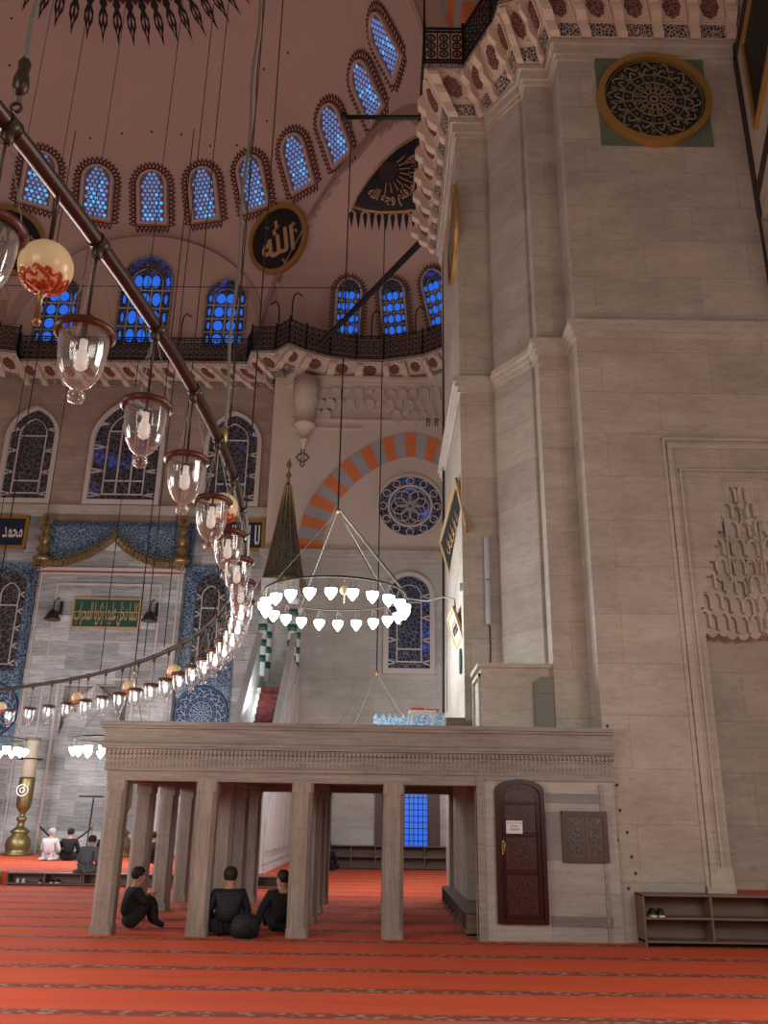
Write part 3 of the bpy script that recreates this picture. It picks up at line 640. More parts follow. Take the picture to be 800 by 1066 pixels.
# big striped arch above the pier
b1 = MB(); b2 = MB(); cc = Vector((-9.8, 0, 22.0)); Rin, Rout = 11.9, 13.6
for k in range(-5, 34):
    if k < 0: (b1 if k % 2 else b2).box(cc.x + Rin, cc.x + Rout, 18.4, 20.3, 22 + k * .8, 22.8 + k * .8); continue
    a0 = k * .066; a1 = a0 + .066
    fr = lambda a, r, c=0: Vector((cc.x + r * math.cos(a), 18.4 + c, cc.z + r * math.sin(a)))
    (b1 if k % 2 else b2).fbox(fr, a0, a1, Rin, Rout, 0, 1.9)
NA = 40; fr = lambda a, r, c=0: Vector((cc.x + r * math.cos(a), 20.25 + c, cc.z + r * math.sin(a)))
b3 = MB(); [b3.fbox(fr, -.3 + k * .06, -.24 + k * .06, 11.0, 12.4, 0, .05) for k in range(42)]; struct(b3, 'trim_arch_plaster', M['dome'])
ar = struct(b1, 'trim_great_arch', M['orange_stone']); b2.build('grey_voussoirs', M['grey_stone'], ar)
struct(MB().box(4.2, 9, 15.6, 20.3, 16.46, 30), 'wall_above_pier', M['dome'])
# striped relieving arch on the bay wall
b1 = MB(); b2 = MB(); fr0 = wall_frame(1.0, RY, 11.0); N = 29
for k in range(N):
    th = [PI - PI * (k + q) / N for q in (0, .5, 1)]; o_ = []; i_ = []
    for a in th:
        pk = 1 + .13 * (1 - abs(math.cos(a))) ; o_.append((4.25 * math.cos(a), 4.3 * pk * math.sin(a))); i_.append((3.3 * math.cos(a), 3.4 * pk * math.sin(a)))
    (b1 if k % 2 == 0 else b2).band(o_, i_, fr0, 0, .05 if k % 2 == 0 else .045, False)
ar = struct(b1, 'trim_striped_arch', M['orange_stone']); b2.build('grey_voussoirs', M['grey_stone'], ar)
# stalactite cornice below the curved gallery
b = MB()
arc = sorted([p for p in wl if p[0] > -4.1]); 
def ywl(x):
    for (xa, ya), (xb, yb) in zip(arc, arc[1:]):
        if xa <= x <= xb: return ya + (yb - ya) * (x - xa) / (xb - xa)
    return arc[0][1] if x < arc[0][0] else arc[-1][1]
xs = [-4.0 + 7.4 * k / 24 for k in range(25)]
for za, zb_, o_ in ((17.75, 17.9, .05), (17.9, 18.05, .12), (18.05, 18.2, .2)): b.prism([(x, min(RY - .05, ywl(x)) - o_) for x in xs] + [(3.4, RY + .3), (-4.0, RY + .3)], ff, za, zb_)
for r, (z, fq, n) in enumerate(((17.2, .85, 15), (16.72, .55, 17), (16.25, .3, 19))):
    for k in range(n):
        wq = 6.6 / n; x = -3.55 + wq * (k + .5); d = .12 + max(0, RY - ywl(x)) * fq + .06 * (k % 2); fr = wall_frame(x, RY, z); sh_ = [(-wq * .49, .56), (-wq * .47, .15), (-wq * .2, .04), (0, -.06), (wq * .2, .04), (wq * .47, .15), (wq * .49, .56)]
        if r == 2 and 3 < k < 11: continue
        b.prism(sh_, fr, 0, d - .05); b.band(lancet(wq * .98, .52, 0), lancet(wq * .62, .42, .02), fr, d - .05, d, False)
b.box(-3.7, -.9, RY - .1, RY, 15.95, 16.02).box(-3.7, 2.9, RY - .16, RY, 16.3, 16.36)
cor = struct(b, 'trim_stalactite_cornice', M['plaster'])
b = MB(); b.lathe([(.06, 15.0), (.07, 15.3), (.16, 15.32), (.16, 15.38), (.1, 15.4), (.34, 15.85), (.44, 15.95), (.44, 16.0), (.38, 16.05), (.38, 16.7), (.48, 16.85), (.48, 17.3), (.55, 17.9)], (-3.15, RY - .3, 0), 12); b.build('pendant', M['plaster'], cor)
for k, (q, r_) in enumerate((((446, 440), .16), ((451, 440), .16))):
    pass
t = thing('painted_ornament', (-3.2, RY, 14.6), 'small black painted arabesque motif on the cream wall below the pendant', 'ornament')
b = MB(); fr = wall_frame(-3.2, RY, 14.75)
for sx in (-1, 1):
    for sz in (-1, 1):
        stroke(b, [(0, sz * .42), (sx * .08, sz * .3), (sx * .03, sz * .2), (sx * .16, sz * .12), (sx * .2, sz * .04), (sx * .28, 0)], .055, fr, .004); stroke(b, [(sx * .02, sz * .02), (sx * .1, sz * .08), (sx * .02, sz * .14)], .04, fr, .004)
b.build('painted_motif', M['black_paint'], t)
t = thing('painted_letters', (1.75, RY, 16.0), 'small dark painted letter marks on the cream wall above the striped arch', 'writing')
b = MB(); fr = wall_frame(1.6, RY - .35, 16.0)
for x in (0, .32): b.band([(x, 0), (x, .34), (x + .12, .34), (x + .17, .25), (x + .1, .18), (x + .04, .17)], [(x + .04, 0), (x + .04, .30), (x + .10, .30), (x + .13, .25), (x + .09, .21), (x + .05, .2)], fr, 0, .01, False); b.fbox(fr, x + .09, x + .13, 0, .18, 0, .01)
b.build('lettering', M['black_paint'], t)

# ================================================================== ROUNDELS
def roundel_root(loc, label): return thing('calligraphy_roundel', loc, label, 'roundel', 'gold-rimmed black calligraphy roundels')
def allah_roundel(fr, P, R, txt, label):
    root = roundel_root(P, label)
    MB().prism(circ(R), fr, 0, .10).build('board', M['black'], root); MB().band(circ(R * 1.10), circ(R * .95), fr, 0, .17).build('gilded_rim', M['gold'], root)
    b = MB(); text_on(b, txt, fr, -R * .62, R * .62, -R * .55, R * .6, .115, .03)
    for (x, z, s_) in ((.55, .3, 1), (.62, .05, 1), (-.55, -.1, 1), (-.45, .5, 1), (.1, -.75, 1)): stroke(b, [(x * R, z * R), ((x + .06) * R, (z + .05) * R), ((x + .08) * R, (z - .06) * R), ((x + .16) * R, (z - .02) * R)], R * .05, fr, .11)
    b.build('lettering', M['goldink'], root)
    return root
P = sph_hit(293, 251, C1, R1); f0 = tangent_frame(P, C1, R1, .15); allah_roundel(f0, P, 1.36, '\uFDF2', 'black roundel with large gold Arabic lettering beside the half-dome windows')
P = sph_hit(8, 252, C1, R1); f0 = tangent_frame(P, C1, R1, .15); allah_roundel(f0, P, 1.36, shape_ar('محمد'), 'black roundel with gold Arabic lettering partly hidden behind the near glass lamp')
def rich_roundel(fr, P, R, label, inner='medallion', rim=True, rt=.18, plate=None, fine='goldink', bgm='black'):
    root = roundel_root(P, label) if rim else thing('tile_roundel', P, label, 'roundel', 'blue tiled calligraphy roundels')
    if plate: MB().fbox(fr, -plate, plate, -plate, plate, 0, .04).build('mosaic_plate', M['green_mosaic'], root)
    MB().prism(circ(R), fr, 0, .09).build('board', M[bgm], root)
    if rim: MB().band(circ(R * 1.09), circ(R * .97), fr, 0, rt).build('gilded_rim', M['gold'], root)
    b = MB()
    b.band(circ(R * .60), circ(R * .585), fr, .09, .10); b.band(circ(R * .42), circ(R * .40), fr, .09, .10); b.band(circ(R * .94), circ(R * .93), fr, .09, .10)
    rnd = random.Random(5)
    for k in range(14):
        a = k * 2 * PI / 14 + .1
        for da in (-.035, .035): b.band([(math.sin(a + da) * R * .42, math.cos(a + da) * R * .42), (math.sin(a + da) * R * .86, math.cos(a + da) * R * .86)], [(math.sin(a + da + .016) * R * .42, math.cos(a + da + .016) * R * .42), (math.sin(a + da + .01) * R * .86, math.cos(a + da + .01) * R * .86)], fr, .09, .10, False)
        aa_ = a + PI / 14
        pts = [(rnd.uniform(-.14, .14), rnd.uniform(-.12, .12)) for _ in range(5)]
        for s_ in (0, 1):
            pts = []; a2 = aa_ + (s_ - .5) * .16; rr_ = R * (.68 + .14 * s_)
            for j in range(8):
                u_ = j / 7; an = a2 + (.22 if s_ else -.2) * (u_ - .5) * 1.6; r2 = rr_ + R * .07 * math.sin(u_ * 2 * PI + rnd.uniform(-.3, .3)); pts.append((r2 * math.sin(an), r2 * math.cos(an)))
            stroke(b, pts, R * .035, fr, .092)
        b.band(circ(R * .02, 6, R * .51 * math.sin(aa_), R * .51 * math.cos(aa_)), circ(R * .008, 6, R * .51 * math.sin(aa_), R * .51 * math.cos(aa_)), fr, .09, .10)
    for k in range(12):
        a = k * PI / 6; b.band(circ(R * .075, 10, R * .2 * math.sin(a), R * .2 * math.cos(a)), circ(R * .055, 10, R * .2 * math.sin(a), R * .2 * math.cos(a)), fr, .09, .10)
        a += PI / 12; b.band(circ(R * .055, 10, R * .33 * math.sin(a), R * .33 * math.cos(a)), circ(R * .035, 10, R * .33 * math.sin(a), R * .33 * math.cos(a)), fr, .09, .10)
    b.band(circ(R * .09, 12), circ(R * .05, 12), fr, .09, .10)
    b.build('lettering', M[fine], root); return root
M['thinink'] = mat('dull_gold_line', (.26, .20, .13), .6)
rich_roundel(wall_frame(5.17, DY, 14.96), (5.17, DY, 14.96), 1.02, 'large gold-rimmed black roundel with fine calligraphy on green mosaic high on the pier', plate=1.08, fine='thinink')
fxa = lambda a, b_, c=0: Vector((AX - c * .4, 16.25 - a, 13.95 + b_))
rich_roundel(fxa, (AX, 16.25, 13.95), 1.0, 'gold-rimmed roundel seen edge-on, on the left side of the pier', fine='thinink')
# half roundel in the corner niche
P = sph_hit(423, 180, C2, R2)
P = sph_hit(436, 196, C2, R2); f0 = sphere_frame(P, C2, R2)
root = thing('calligraphy_lunette', P, 'black pointed calligraphy lunette with gold lower rim beside the pier brackets', 'panel')
seg = [(423 + 0, 0)]
pxs = [(368, 214), (372, 204), (384, 186), (398, 168), (414, 153), (432, 142), (446, 138), (462, 150), (470, 180), (468, 205), (452, 212), (436, 217), (418, 219.5), (398, 220), (382, 218)]
def on2(x, y, off): p = sph_hit(x, y, C2, R2); return C2 + (p - C2) * ((R2 - off) / R2)
b = MB(); n = len(pxs); NR = 10; vs = [on2(428, 188, .05)]
for r_ in range(1, NR + 1): vs += [on2(428 + (q[0] - 428) * r_ / NR, 188 + (q[1] - 188) * r_ / NR, .05) for q in pxs]
fs_ = [(0, 1 + i, 1 + (i + 1) % n) for i in range(n)]
for r_ in range(NR - 1): fs_ += [(1 + r_ * n + i, 1 + (r_ + 1) * n + i, 1 + (r_ + 1) * n + (i + 1) % n, 1 + r_ * n + (i + 1) % n) for i in range(n)]
k0 = len(vs); vs += [on2(*q, 0) for q in pxs]; fs_ += [(1 + (NR - 1) * n + i, k0 + i, k0 + (i + 1) % n, 1 + (NR - 1) * n + (i + 1) % n) for i in range(n)]
b.add(vs, fs_); b.build('board', M['black'], root)
MB().tube([on2(*q, .08) for q in pxs[9:] + [pxs[0]]], .07, 6).tube([on2(*q, .06) for q in pxs[:7]], .03, 6).build('gold_rim', M['goldink'], root)
b = MB(); vs, fs = text_mesh(shape_ar('فاينما تولوا فثم وجه الله'), .02)
# text bent along an arc about (404,178)
out = []
for p in vs:
    a = math.radians(134 - 172 * p[0]); r = 38 - 18 * p[1]; out.append(on2(405 + r * math.cos(a) * 1.06, 178 + r * math.sin(a), .075))
b.add(out, fs)
for k in range(9):
    a = math.radians(-40 + k * 17); c_, s_ = math.cos(a), math.sin(a); A = (404 + 13 * c_, 176 + 13 * s_); B = (404 + 24 * c_, 176 + 24 * s_); b.tube([on2(*A, .07), on2(*B, .07)], .03, 4)
b.build('lettering', M['goldink'], root)
b = MB(); b.add([on2(404 + 11 * math.cos(k * PI / 8), 176 + 11 * math.sin(k * PI / 8), .06) for k in range(16)] , [tuple(range(16))]); b.build('center_medallion', M['trimblack'], root)
b = MB(); lowpts = [(366 + k * 7.2, 226 + 3 * math.sin(k / 12 * PI)) for k in range(14)]
for x, y in lowpts:
    b.add([on2(x - 2.6, y - 4, .03), on2(x, y - 7, .03), on2(x + 2.6, y - 4, .03), on2(x + 1.2, y + 5, .03), on2(x, y + 12, .03), on2(x - 1.2, y + 5, .03)], [(0, 1, 2, 3, 4, 5)])
b.build('painted_fringe', M['black_paint'], root)
b = MB(); b.add([on2(x, y - 9 if i % 2 == 0 else y - 3, .02) for i, (x, y) in enumerate(lowpts)] + [on2(x, y - 12 + 2, .02) for x, y in reversed(lowpts)], [tuple(range(28))]) ; b.build('painted_red_band', M['red_paint'], root)
# crown medallion of the half dome
root = thing('painted_crown_medallion', (C1.x, C1.y + 5, C1.z + R1 - 1.5), 'black and red painted medallion with pointed fringe at the half dome crown', 'ornament')
def crown(r, a, off=.03):
    th = r / R1; return C1 + Vector((math.sin(th) * math.cos(a), math.sin(th) * math.sin(a), math.cos(th))) * (R1 - off)
b = MB(); b2 = MB(); b3 = MB(); NP = 33; RM = 7.1
for k in range(NP + 1):
    a = k * PI / NP; da = PI / NP * .40
    ol = [(RM, 0), (RM - .45, .25), (RM - .75, .75), (RM - 1.1, .8), (RM - 1.35, .35), (RM - 1.5, .8), (RM - 1.8, .3), (RM - 1.8, -.3), (RM - 1.5, -.8), (RM - 1.35, -.35), (RM - 1.1, -.8), (RM - .75, -.75), (RM - .45, -.25)]
    b.add([crown(r, a + q * da) for r, q in ol], [tuple(range(len(ol)))])
    for r_, q in ((RM - .95, .35), (RM - .95, -.35)): b3.add([crown(r_ + .22, a + q * da * .8, .045), crown(r_, a + (q + .18) * da, .045), crown(r_ - .2, a + q * da * .5, .045), crown(r_, a + (q - .18) * da, .045)], [(0, 1, 2, 3)])
    b3.add([crown(RM - .4, a, .045), crown(RM - .55, a + .12 * da, .045), crown(RM - .75, a, .045), crown(RM - .55, a - .12 * da, .045)], [(0, 1, 2, 3)])
    a2 = a + PI / NP / 2
    b2.add([crown(RM - 1.55, a2, .035), crown(RM - 1.75, a2 + da * 1.0, .035), crown(RM - 2.1, a2 + da * .6, .035), crown(RM - 2.1, a2 - da * .6, .035), crown(RM - 1.75, a2 - da * 1.0, .035)], [(0, 1, 2, 3, 4)])
    for rr_ in (RM - 2.2, RM - 2.9, RM - 3.6): b.add([crown(rr_, a), crown(rr_, a + PI / NP), crown(rr_ - .12, a + PI / NP), crown(rr_ - .12, a)], [(0, 1, 2, 3)]); b.add([crown(rr_ - .2, a), crown(rr_ - .4, a + da), crown(rr_ - .6, a), crown(rr_ - .4, a - da)], [(0, 1, 2, 3)])
b.build('black_petals', M['black_paint'], root); b2.build('red_petals', M['red_paint'], root); b3.build('petal_details', M['dome'], root)
b = MB()
for k in range(11):
    q = [(10, 68), (94, 144), (127, 139), (158, 137), (189, 140), (219, 152), (247, 151), (275, 72), (278, 126), (300, 55), (12, 19)][k]; P = sph_hit(*q, C1, R1); b.ball(P, .05, 6)
b.build('acoustic_hole_marks', mat('dark_mark', (.06, .03, .025), .9), root)

# ================================================================== MIHRAB WALL
MX = -10.26; MY = 31.5
tile = lambda x0, x1, z0, z1, y=WY, d=.05: MB().box(x0, x1, y - d, y, z0, z1)
mih = thing('mihrab', (MX, MY, .27), 'tall white marble prayer niche surround topped by a gilded wavy valance', 'mihrab')
PZ = .27
b = MB(); x0, x1 = -12.95, -7.5
vcurve = [(-1.0, 10.45), (-.93, 10.42), (-.8, 10.5), (-.6, 10.56), (-.45, 10.70), (-.3, 10.90), (-.15, 11.18), (-.05, 11.45), (0, 11.66), (.05, 11.45), (.15, 11.18), (.3, 10.90), (.45, 10.70), (.6, 10.56), (.8, 10.5), (.93, 10.42), (1.0, 10.45)]
hw = (x1 - x0) / 2 + .15; vc = [(MX + u * hw, z) for u, z in vcurve]
fr = lambda a, z, c=0: Vector((a, MY - c, z))
nh = 1.15
b.fbox(fr, x0, MX - nh, PZ, 5.9, -.5, 0); b.fbox(fr, MX + nh, x1, PZ, 5.9, -.5, 0)
b.prism([(x0, 5.9), (x1, 5.9), (x1, 10.45)] + vc[::-1][1:-1] + [(x0, 10.45)], fr, -.5, 0)
b.build('marble_surround', M['marble'], mih)
b = MB(); b.lathe([(nh, PZ), (nh, 4.2), (nh * .8, 4.9), (nh * .5, 5.5), (.1, 5.9)], (MX, MY + .05, 0), 24, caps=False); b.f = [f for f in b.f if sum((b.v[i].y for i in f)) / len(f) > MY]; b.sm = [False] * len(b.f); b.v = [Vector((v.x, MY + (v.y - MY) * .34, v.z)) for v in b.v]; b.build('niche', M['marble'], mih)
b = MB()
rectband(fr, x0 + .12, x1 - .12, PZ + .3, 10.1, .05, 0, .06, b); rectband(fr, x0 + .75, x1 - .75, PZ + .3, 9.7, .06, 0, .05, b); rectband(fr, MX - nh - .25, MX + nh + .25, PZ, 6.2, .08, 0, .06, b)
b.fbox(fr, x0 - .05, x1 + .05, 10.18, 10.3, 0, .09); b.fbox(fr, MX - 1.25, MX + 1.25, 7.5, 7.54, 0, .03); b.build('moulding', M['white_stone'], mih)
MB().fbox(fr, x0, x1, 10.14, 10.17, 0, .06).build('red_line', mat('red_marble', (.35, .08, .05), .5), mih)
b = MB()
for k in range(len(vc) - 1):
    (xa, za), (xb, zb) = vc[k], vc[k + 1]; L = math.hypot(xb - xa, zb - za); n = max(1, int(L / .15))
    for q in range(n):
        x = xa + (xb - xa) * q / n; z = za + (zb - za) * q / n; b.band(circ(.13, 10, x, z - .08), circ(.085, 10, x, z - .08), fr, 0, .09 + .02 * (q % 2)); b.band(circ(.09, 8, x, z + .10), circ(.055, 8, x, z + .10), fr, 0, .07)
b.build('gilded_valance', M['brass'], mih)
for sx in (-1, 1):
    b = MB(); cx = MX + sx * 2.62; c = (cx, MY - .12, 0)
    b.lathe([(.30, 10.5), (.34, 10.62), (.2, 10.75), (.12, 10.8), (.26, 10.98), (.12, 11.15), (.12, 11.2), (.27, 11.4), (.12, 11.58), (.11, 11.62), (.22, 11.78), (.09, 11.92), (.08, 11.98)], c, 14)
    b.band(circ(.24, 14, cx, 12.18), circ(.12, 14, cx, 12.18), lambda a, z, c_=0: Vector((a, MY - .12 - c_, z)), -.06, .06); b.build('gilded_finial', M['brass'], mih)
tp = thing('tile_spandrel', (MX, WY, 10.4), 'blue patterned tile spandrel behind the gilded valance', 'tiles')
tile(-13.15, -7.3, 10.4, 12.22, MY + .35, .1).build('tile_field', M['iznik'], tp)
b = MB(); fr2 = wall_frame(0, MY + .25, 0); rectband(fr2, -13.15, -7.3, 10.4, 12.22, .16, 0, .03, b); b.build('tile_border', M['iznik_dark'], tp)
struct(MB().box(-16, -7.3 + 3, MY + .3, WY, .27, .9), 'baseboard_qibla', M['marble'])
# marble facing below the tiles
struct(MB().box(-24, x0 + .1, WY - .02, WY + .01, .27, 12.6).box(x1 - .1, -4.45, WY - .02, WY + .01, .27, 12.6), 'wall_marble_facing', M['marble'])
# green calligraphy board
t = thing('calligraphy_board', (MX, MY, 8.0), 'green board with gold Arabic lettering in two lines on the mihrab', 'board')
MB().fbox(fr, -11.42, -9.0, 8.06, 9.08, 0, .06).build('board', M['green'], t)
b = MB(); rectband(fr, -11.47, -8.95, 8.0, 9.14, .06, 0, .1, b, True); b.fbox(fr, -11.4, -9.0, 8.6, 8.625, .06, .08); b.build('gold_frame', M['goldink'], t)
b = MB(); text_on(b, shape_ar('كلما دخل عليها زكريا المحراب'), fr, -11.38, -9.05, 8.1, 8.98, .07, .012); b.build('lettering', M['goldink'], t)
def calli_board(x0, x1, z0, z1, txt, label):
    t = thing('calligraphy_board', ((x0 + x1) / 2, WY, z0), label, 'board'); f = wall_frame(0, WY - .02, 0)
    MB().fbox(f, x0 + .1, x1 - .1, z0 + .1, z1 - .1, 0, .05).build('board', M['navy'], t)
    b = MB(); rectband(f, x0, x1, z0, z1, .13, 0, .1, b, True); b.build('gold_frame', M['gold'], t)
    b = MB(); text_on(b, txt, f, x0 + .2, x1 - .2, z0 + .25, z1 - .25, .06, .02); b.build('lettering', M['whiteink'], t)
calli_board(-16.4, -13.8, 11.15, 12.5, shape_ar('محمد رسول الله'), 'navy board with white Arabic lettering in a gold frame at the left picture edge')
calli_board(-6.95, -4.6, 11.2, 12.5, shape_ar('لا اله الا الله'), 'navy gold-framed lettering board beside the spire, behind the near lamps')
def cone_lamp(x, lab):
    t = thing('wall_speaker', (x, MY, 8.3), lab, 'loudspeaker', 'dark conical fixtures on the mihrab')
    c = (x, MY - .35, 0)
    MB().lathe([(.29, 8.22), (.30, 8.27), (.24, 8.34), (.16, 8.52), (.07, 8.6), (.03, 8.62)], c, 16).build('bell', M['bronze'], t)
    MB().tube([(x, MY - .35, 8.6), (x, MY - .33, 8.95), (x + .05, MY - .1, 9.1)], .025, 6).fbox(fr, x + .12, x + .22, 8.5, 8.98, 0, .12).build('bracket', M['bronze'], t)
cone_lamp(-12.07, 'dark cone shaped fixture on the marble left of the green board'); cone_lamp(-8.52, 'dark cone shaped fixture on the marble right of the green board')
def tile_bay(x0, x1, side):
    cx = (x0 + x1) / 2; z0, z1 = 6.1, 10.6
    t = thing('tiled_window_surround', (cx, WY, PZ), 'tall blue Iznik tile panel framing a dark arched window, %s of the mihrab' % side, 'tiles'); f = wall_frame(0, WY - .02, 0)
    MB().fbox(f, x0, x1, z0, z1, 0, .04).build('tile_field', M['iznik_dark'], t)
    b = MB(); rectband(f, x0, x1, z0, z1, .26, .04, .07, b, True); b.build('tile_border', M['iznik'], t)
    f2 = wall_frame(cx, WY - .02, 6.35)
    MB().band(arch_pts(x1 - x0 - .5, 4.05, .2, 16), arch_pts(x1 - x0 - .85, 3.85, .2, 16, .1), f2, .04, .10).build('arch_border', M['iznik'], t)
    MB().band(arch_pts(x1 - x0 - .85, 3.85, .2, 16, .1), arch_pts(x1 - x0 - .93, 3.8, .2, 16, .13), f2, .04, .11).build('arch_line', M['iznik_dark'], t)
    MB().prism(arch_pts(x1 - x0 - .9, 3.8, .2, 16, .12), f2, .04, .06).build('glass', M['stained_grey'], t)
    b = MB(); iw = (x1 - x0 - .9) * .62
    b.band(arch_pts(iw, 3.1, .2, 16, .35), arch_pts(iw - .07, 3.04, .2, 16, .38), f2, .06, .1); b.fbox(f2, -iw / 2, iw / 2, 2.55, 2.6, .06, .09)
    for k in range(5):
        z = .4 + k * .65; W2 = (x1 - x0 - .9) / 2
        for sx in (-1, 1): b.prism([(sx * iw / 2, z - .02), (sx * W2, z - .14), (sx * W2, z - .09), (sx * iw / 2, z + .03)], f2, .06, .09); b.prism([(sx * iw / 2, z + .02), (sx * W2, z + .14), (sx * W2, z + .09), (sx * iw / 2, z - .03)], f2, .06, .09)
    b.build('tracery', M['white_stone'], t)
    MB().fbox(f, x0 - .05, x1 + .02, 3.6, z0, 0, .04).build('lower_tiles', M['iznik_light'], t)
    b = MB(); rectband(f, x0 - .05, x1 + .02, 3.6, z0 - .02, .1, .04, .06, b, True); b.build('lower_border', M['iznik'], t)
    rich_roundel(wall_frame(cx + (0 if side == 'right' else -.0), WY - .06, 5.05), (cx, WY - .06, 5.05), .98, 'round blue and white tile roundel below the dark window %s of the mihrab' % side, rim=False, fine='whiteblue', bgm='cobalt')
    return t
M['whiteblue'] = mat('pale_blue_glaze', (.42, .55, .66), .3); M['cobalt'] = mat('cobalt_glaze', (.014, .036, .12), .3)
tile_bay(-7.5, -5.5, 'right'); tile_bay(-15.1, -13.05, 'left')
# ---- raised platform with shoe shelves
PFY = 22.15
pl_ = MB().box(-24, -1.9, PFY, WY, 0, PZ); struct(pl_, 'floor_platform', M['carpet'])
struct(MB().box(-24, -8.9, PFY - .12, PFY, 0, PZ + .02), 'trim_platform_edge', M['marble'])
def rack(name, x0, x1, y0, y1, z0, z1, nx, nz, label, m='rackwood', group='wooden shoe racks', back=True):
    t = thing(name, ((x0 + x1) / 2, (y0 + y1) / 2, 0), label, 'shoe rack', group); th = .028
    MB().box(x0, x1, y0, y1, z1 - th, z1).build('top_board', M[m], t); MB().box(x0, x1, y0 + .01, y1, z0, z0 + th).build('bottom_board', M[m], t)
    for k in range(nx + 1):
        x = x0 + (x1 - x0 - th) * k / nx; MB().box(x, x + th, y0 + (.004 if 0 < k < nx else 0), y1, 0 if k in (0, nx) else z0, z1 - th * .5).build('upright', M[m], t)
    for k in range(1, nz): z = z0 + (z1 - z0) * k / nz; MB().box(x0 + th, x1 - th, y0 + .006, y1, z - th / 2, z + th / 2).build('shelf', M[m], t)
    if back: MB().box(x0, x1, y1 - .012, y1, z0, z1).build('back_board', M[m], t)
    return t
rack('shoe_rack', -8.65, -6.9, PFY - .32, PFY - .01, .02, PZ, 2, 1, 'low open shoe rack at the left end of the platform edge, two compartments')
rack('shoe_rack', -6.88, -4.7, PFY - .32, PFY - .01, .02, PZ, 2, 1, 'low open shoe rack on the platform edge, right of the one holding shoes')
rack('shoe_rack', -4.68, -1.9, PFY - .32, PFY - .01, .02, PZ, 3, 1, 'low open shoe rack on the platform edge seen between the tribune columns')
rack('shoe_rack', 3.64, 7.38, 12.97, 13.33, .05, .66, 4, 2, 'two-tier wooden shoe rack against the great pier at right', back=True)
rack('shoe_rack', -1.75, 2.35, 30.55, 30.95, .03, .72, 5, 2, 'two-tier wooden shoe rack along the far wall under the grilled window')
# side rack inside the tribune, running in depth
t = thing('shoe_rack', (1.44, 16.1, 0), 'long low shoe rack running in depth along the inner wall of the tribune', 'shoe rack', 'wooden shoe racks')
MB().box(1.27, 1.6, 13.6, 18.7, .31, .34).build('top_board', M['rackwood'], t); MB().box(1.28, 1.6, 13.6, 18.7, .03, .055).build('bottom_board', M['rackwood'], t); MB().box(1.59, 1.61, 13.6, 18.7, .0, .33).build('back_board', M['rackwood'], t)
for k in range(8): y = 13.6 + (5.07) * k / 7; MB().box(1.27, 1.6, y, y + .03, 0, .32).build('upright', M['rackwood'], t)
def shoe(x, y, z, rot, m, label, s_=1.0):
    t = thing('shoe', (x, y, z), label, 'shoe', 'shoes left on the racks'); c, s2 = math.cos(rot), math.sin(rot)
    def f(a, b_, c_): return Vector((x + (a * c - b_ * s2) * s_, y + (a * s2 + b_ * c) * s_, z + c_ * s_))
    out = [(-.035, -.13), (.035, -.13), (.045, -.05), (.05, .06), (.035, .13), (0, .15), (-.035, .13), (-.045, .05), (-.04, -.05)]
    b = MB(); b.prism(out, f, 0, .025); b.build('sole', M['rubber'], t)
    b = MB(); n = len(out); vs = [f(a * .95, q * .96, .02) for a, q in out] + [f(a * .7, q * (.9 if q < 0 else .55), .11 if q < 0 else .07) for a, q in out]
    b.add(vs, [(i, (i + 1) % n, n + (i + 1) % n, n + i) for i in range(n)] + [tuple(range(n, 2 * n))], True); b.build('upper', m, t)
M['whiteshoe'] = mat('white_shoe', (.6, .6, .58), .6); M['blackshoe'] = mat('black_shoe', (.015, .015, .018), .5)
shoe(3.78, 13.08, .37, 0, M['blackshoe'], 'black shoe with white sole on the right rack, left one of the pair', 1.0); shoe(3.89, 13.08, .37, 0, M['blackshoe'], 'black shoe with white sole on the right rack, right one of the pair', 1.0)
shoe(-8.42, PFY - .18, .048, .2, M['whiteshoe'], 'white shoe at the far left of the platform rack', .8); shoe(-8.28, PFY - .18, .048, .1, M['whiteshoe'], 'white shoe right beside the leftmost one on the platform rack', .8)
shoe(-7.9, PFY - .18, .048, .2, M['blackshoe'], 'black shoe just left of the first divider of the platform rack', .8); shoe(-7.62, PFY - .18, .048, 0, M['blackshoe'], 'black shoe just right of the first divider of the platform rack', .8); shoe(-7.48, PFY - .18, .048, -.2, M['blackshoe'], 'black shoe, rightmost on the platform rack', .8)

# ================================================================== MINBAR
mb_x0, mb_x1 = -4.12, -2.85; cxm = (mb_x0 + mb_x1) / 2
mn = thing('minbar', (cxm, 27, PZ), 'white marble pulpit with steep stair, striped columns and dark gilded conical spire', 'pulpit')
def side(x0, x1, name='side_wall'):
    f = lambda a, z, c=0: Vector((c, a, z)); b = MB()
    b.prism([(22.9, PZ), (31.4, PZ), (31.4, 6.4), (28.4, 6.4), (22.9, 1.5)], f, x0, x1); return b.build(name, M['minbar'], mn)
side(mb_x0, mb_x0 + .14); side(mb_x1 - .14, mb_x1)
b = MB()
for k in range(6):     # carved panels on the visible side
    y0 = 23.3 + k * 1.3; zt = min(5.6, 1.2 + (y0 - 22.9) * .88); b.prism([(y0, .75), (y0 + 1.1, .75), (y0 + 1.1, zt + .8), (y0, zt)], lambda a, z, c=0: Vector((mb_x1 + c, a, z)), 0, .03)
b.box(mb_x1, mb_x1 + .06, 22.9, 31.4, PZ, PZ + .14).box(mb_x1, mb_x1 + .04, 22.9, 31.4, PZ + .2, PZ + .3); b.build('carved_panel', M['white_stone'], mn)
b = MB()
for k in range(22): y = 23.1 + k * .235; b.box(mb_x0 + .14, mb_x1 - .14, y, 28.5, PZ + k * .236, PZ + (k + 1) * .236)
b.build('stairs', M['minbar'], mn)
b = MB()
for k in range(22): y = 23.1 + k * .235; z = PZ + (k + 1) * .236; b.box(mb_x0 + .26, mb_x1 - .26, y - .02, y + .25, z - .2, z + .02)
b.build('stair_carpet', M['redrug'], mn)
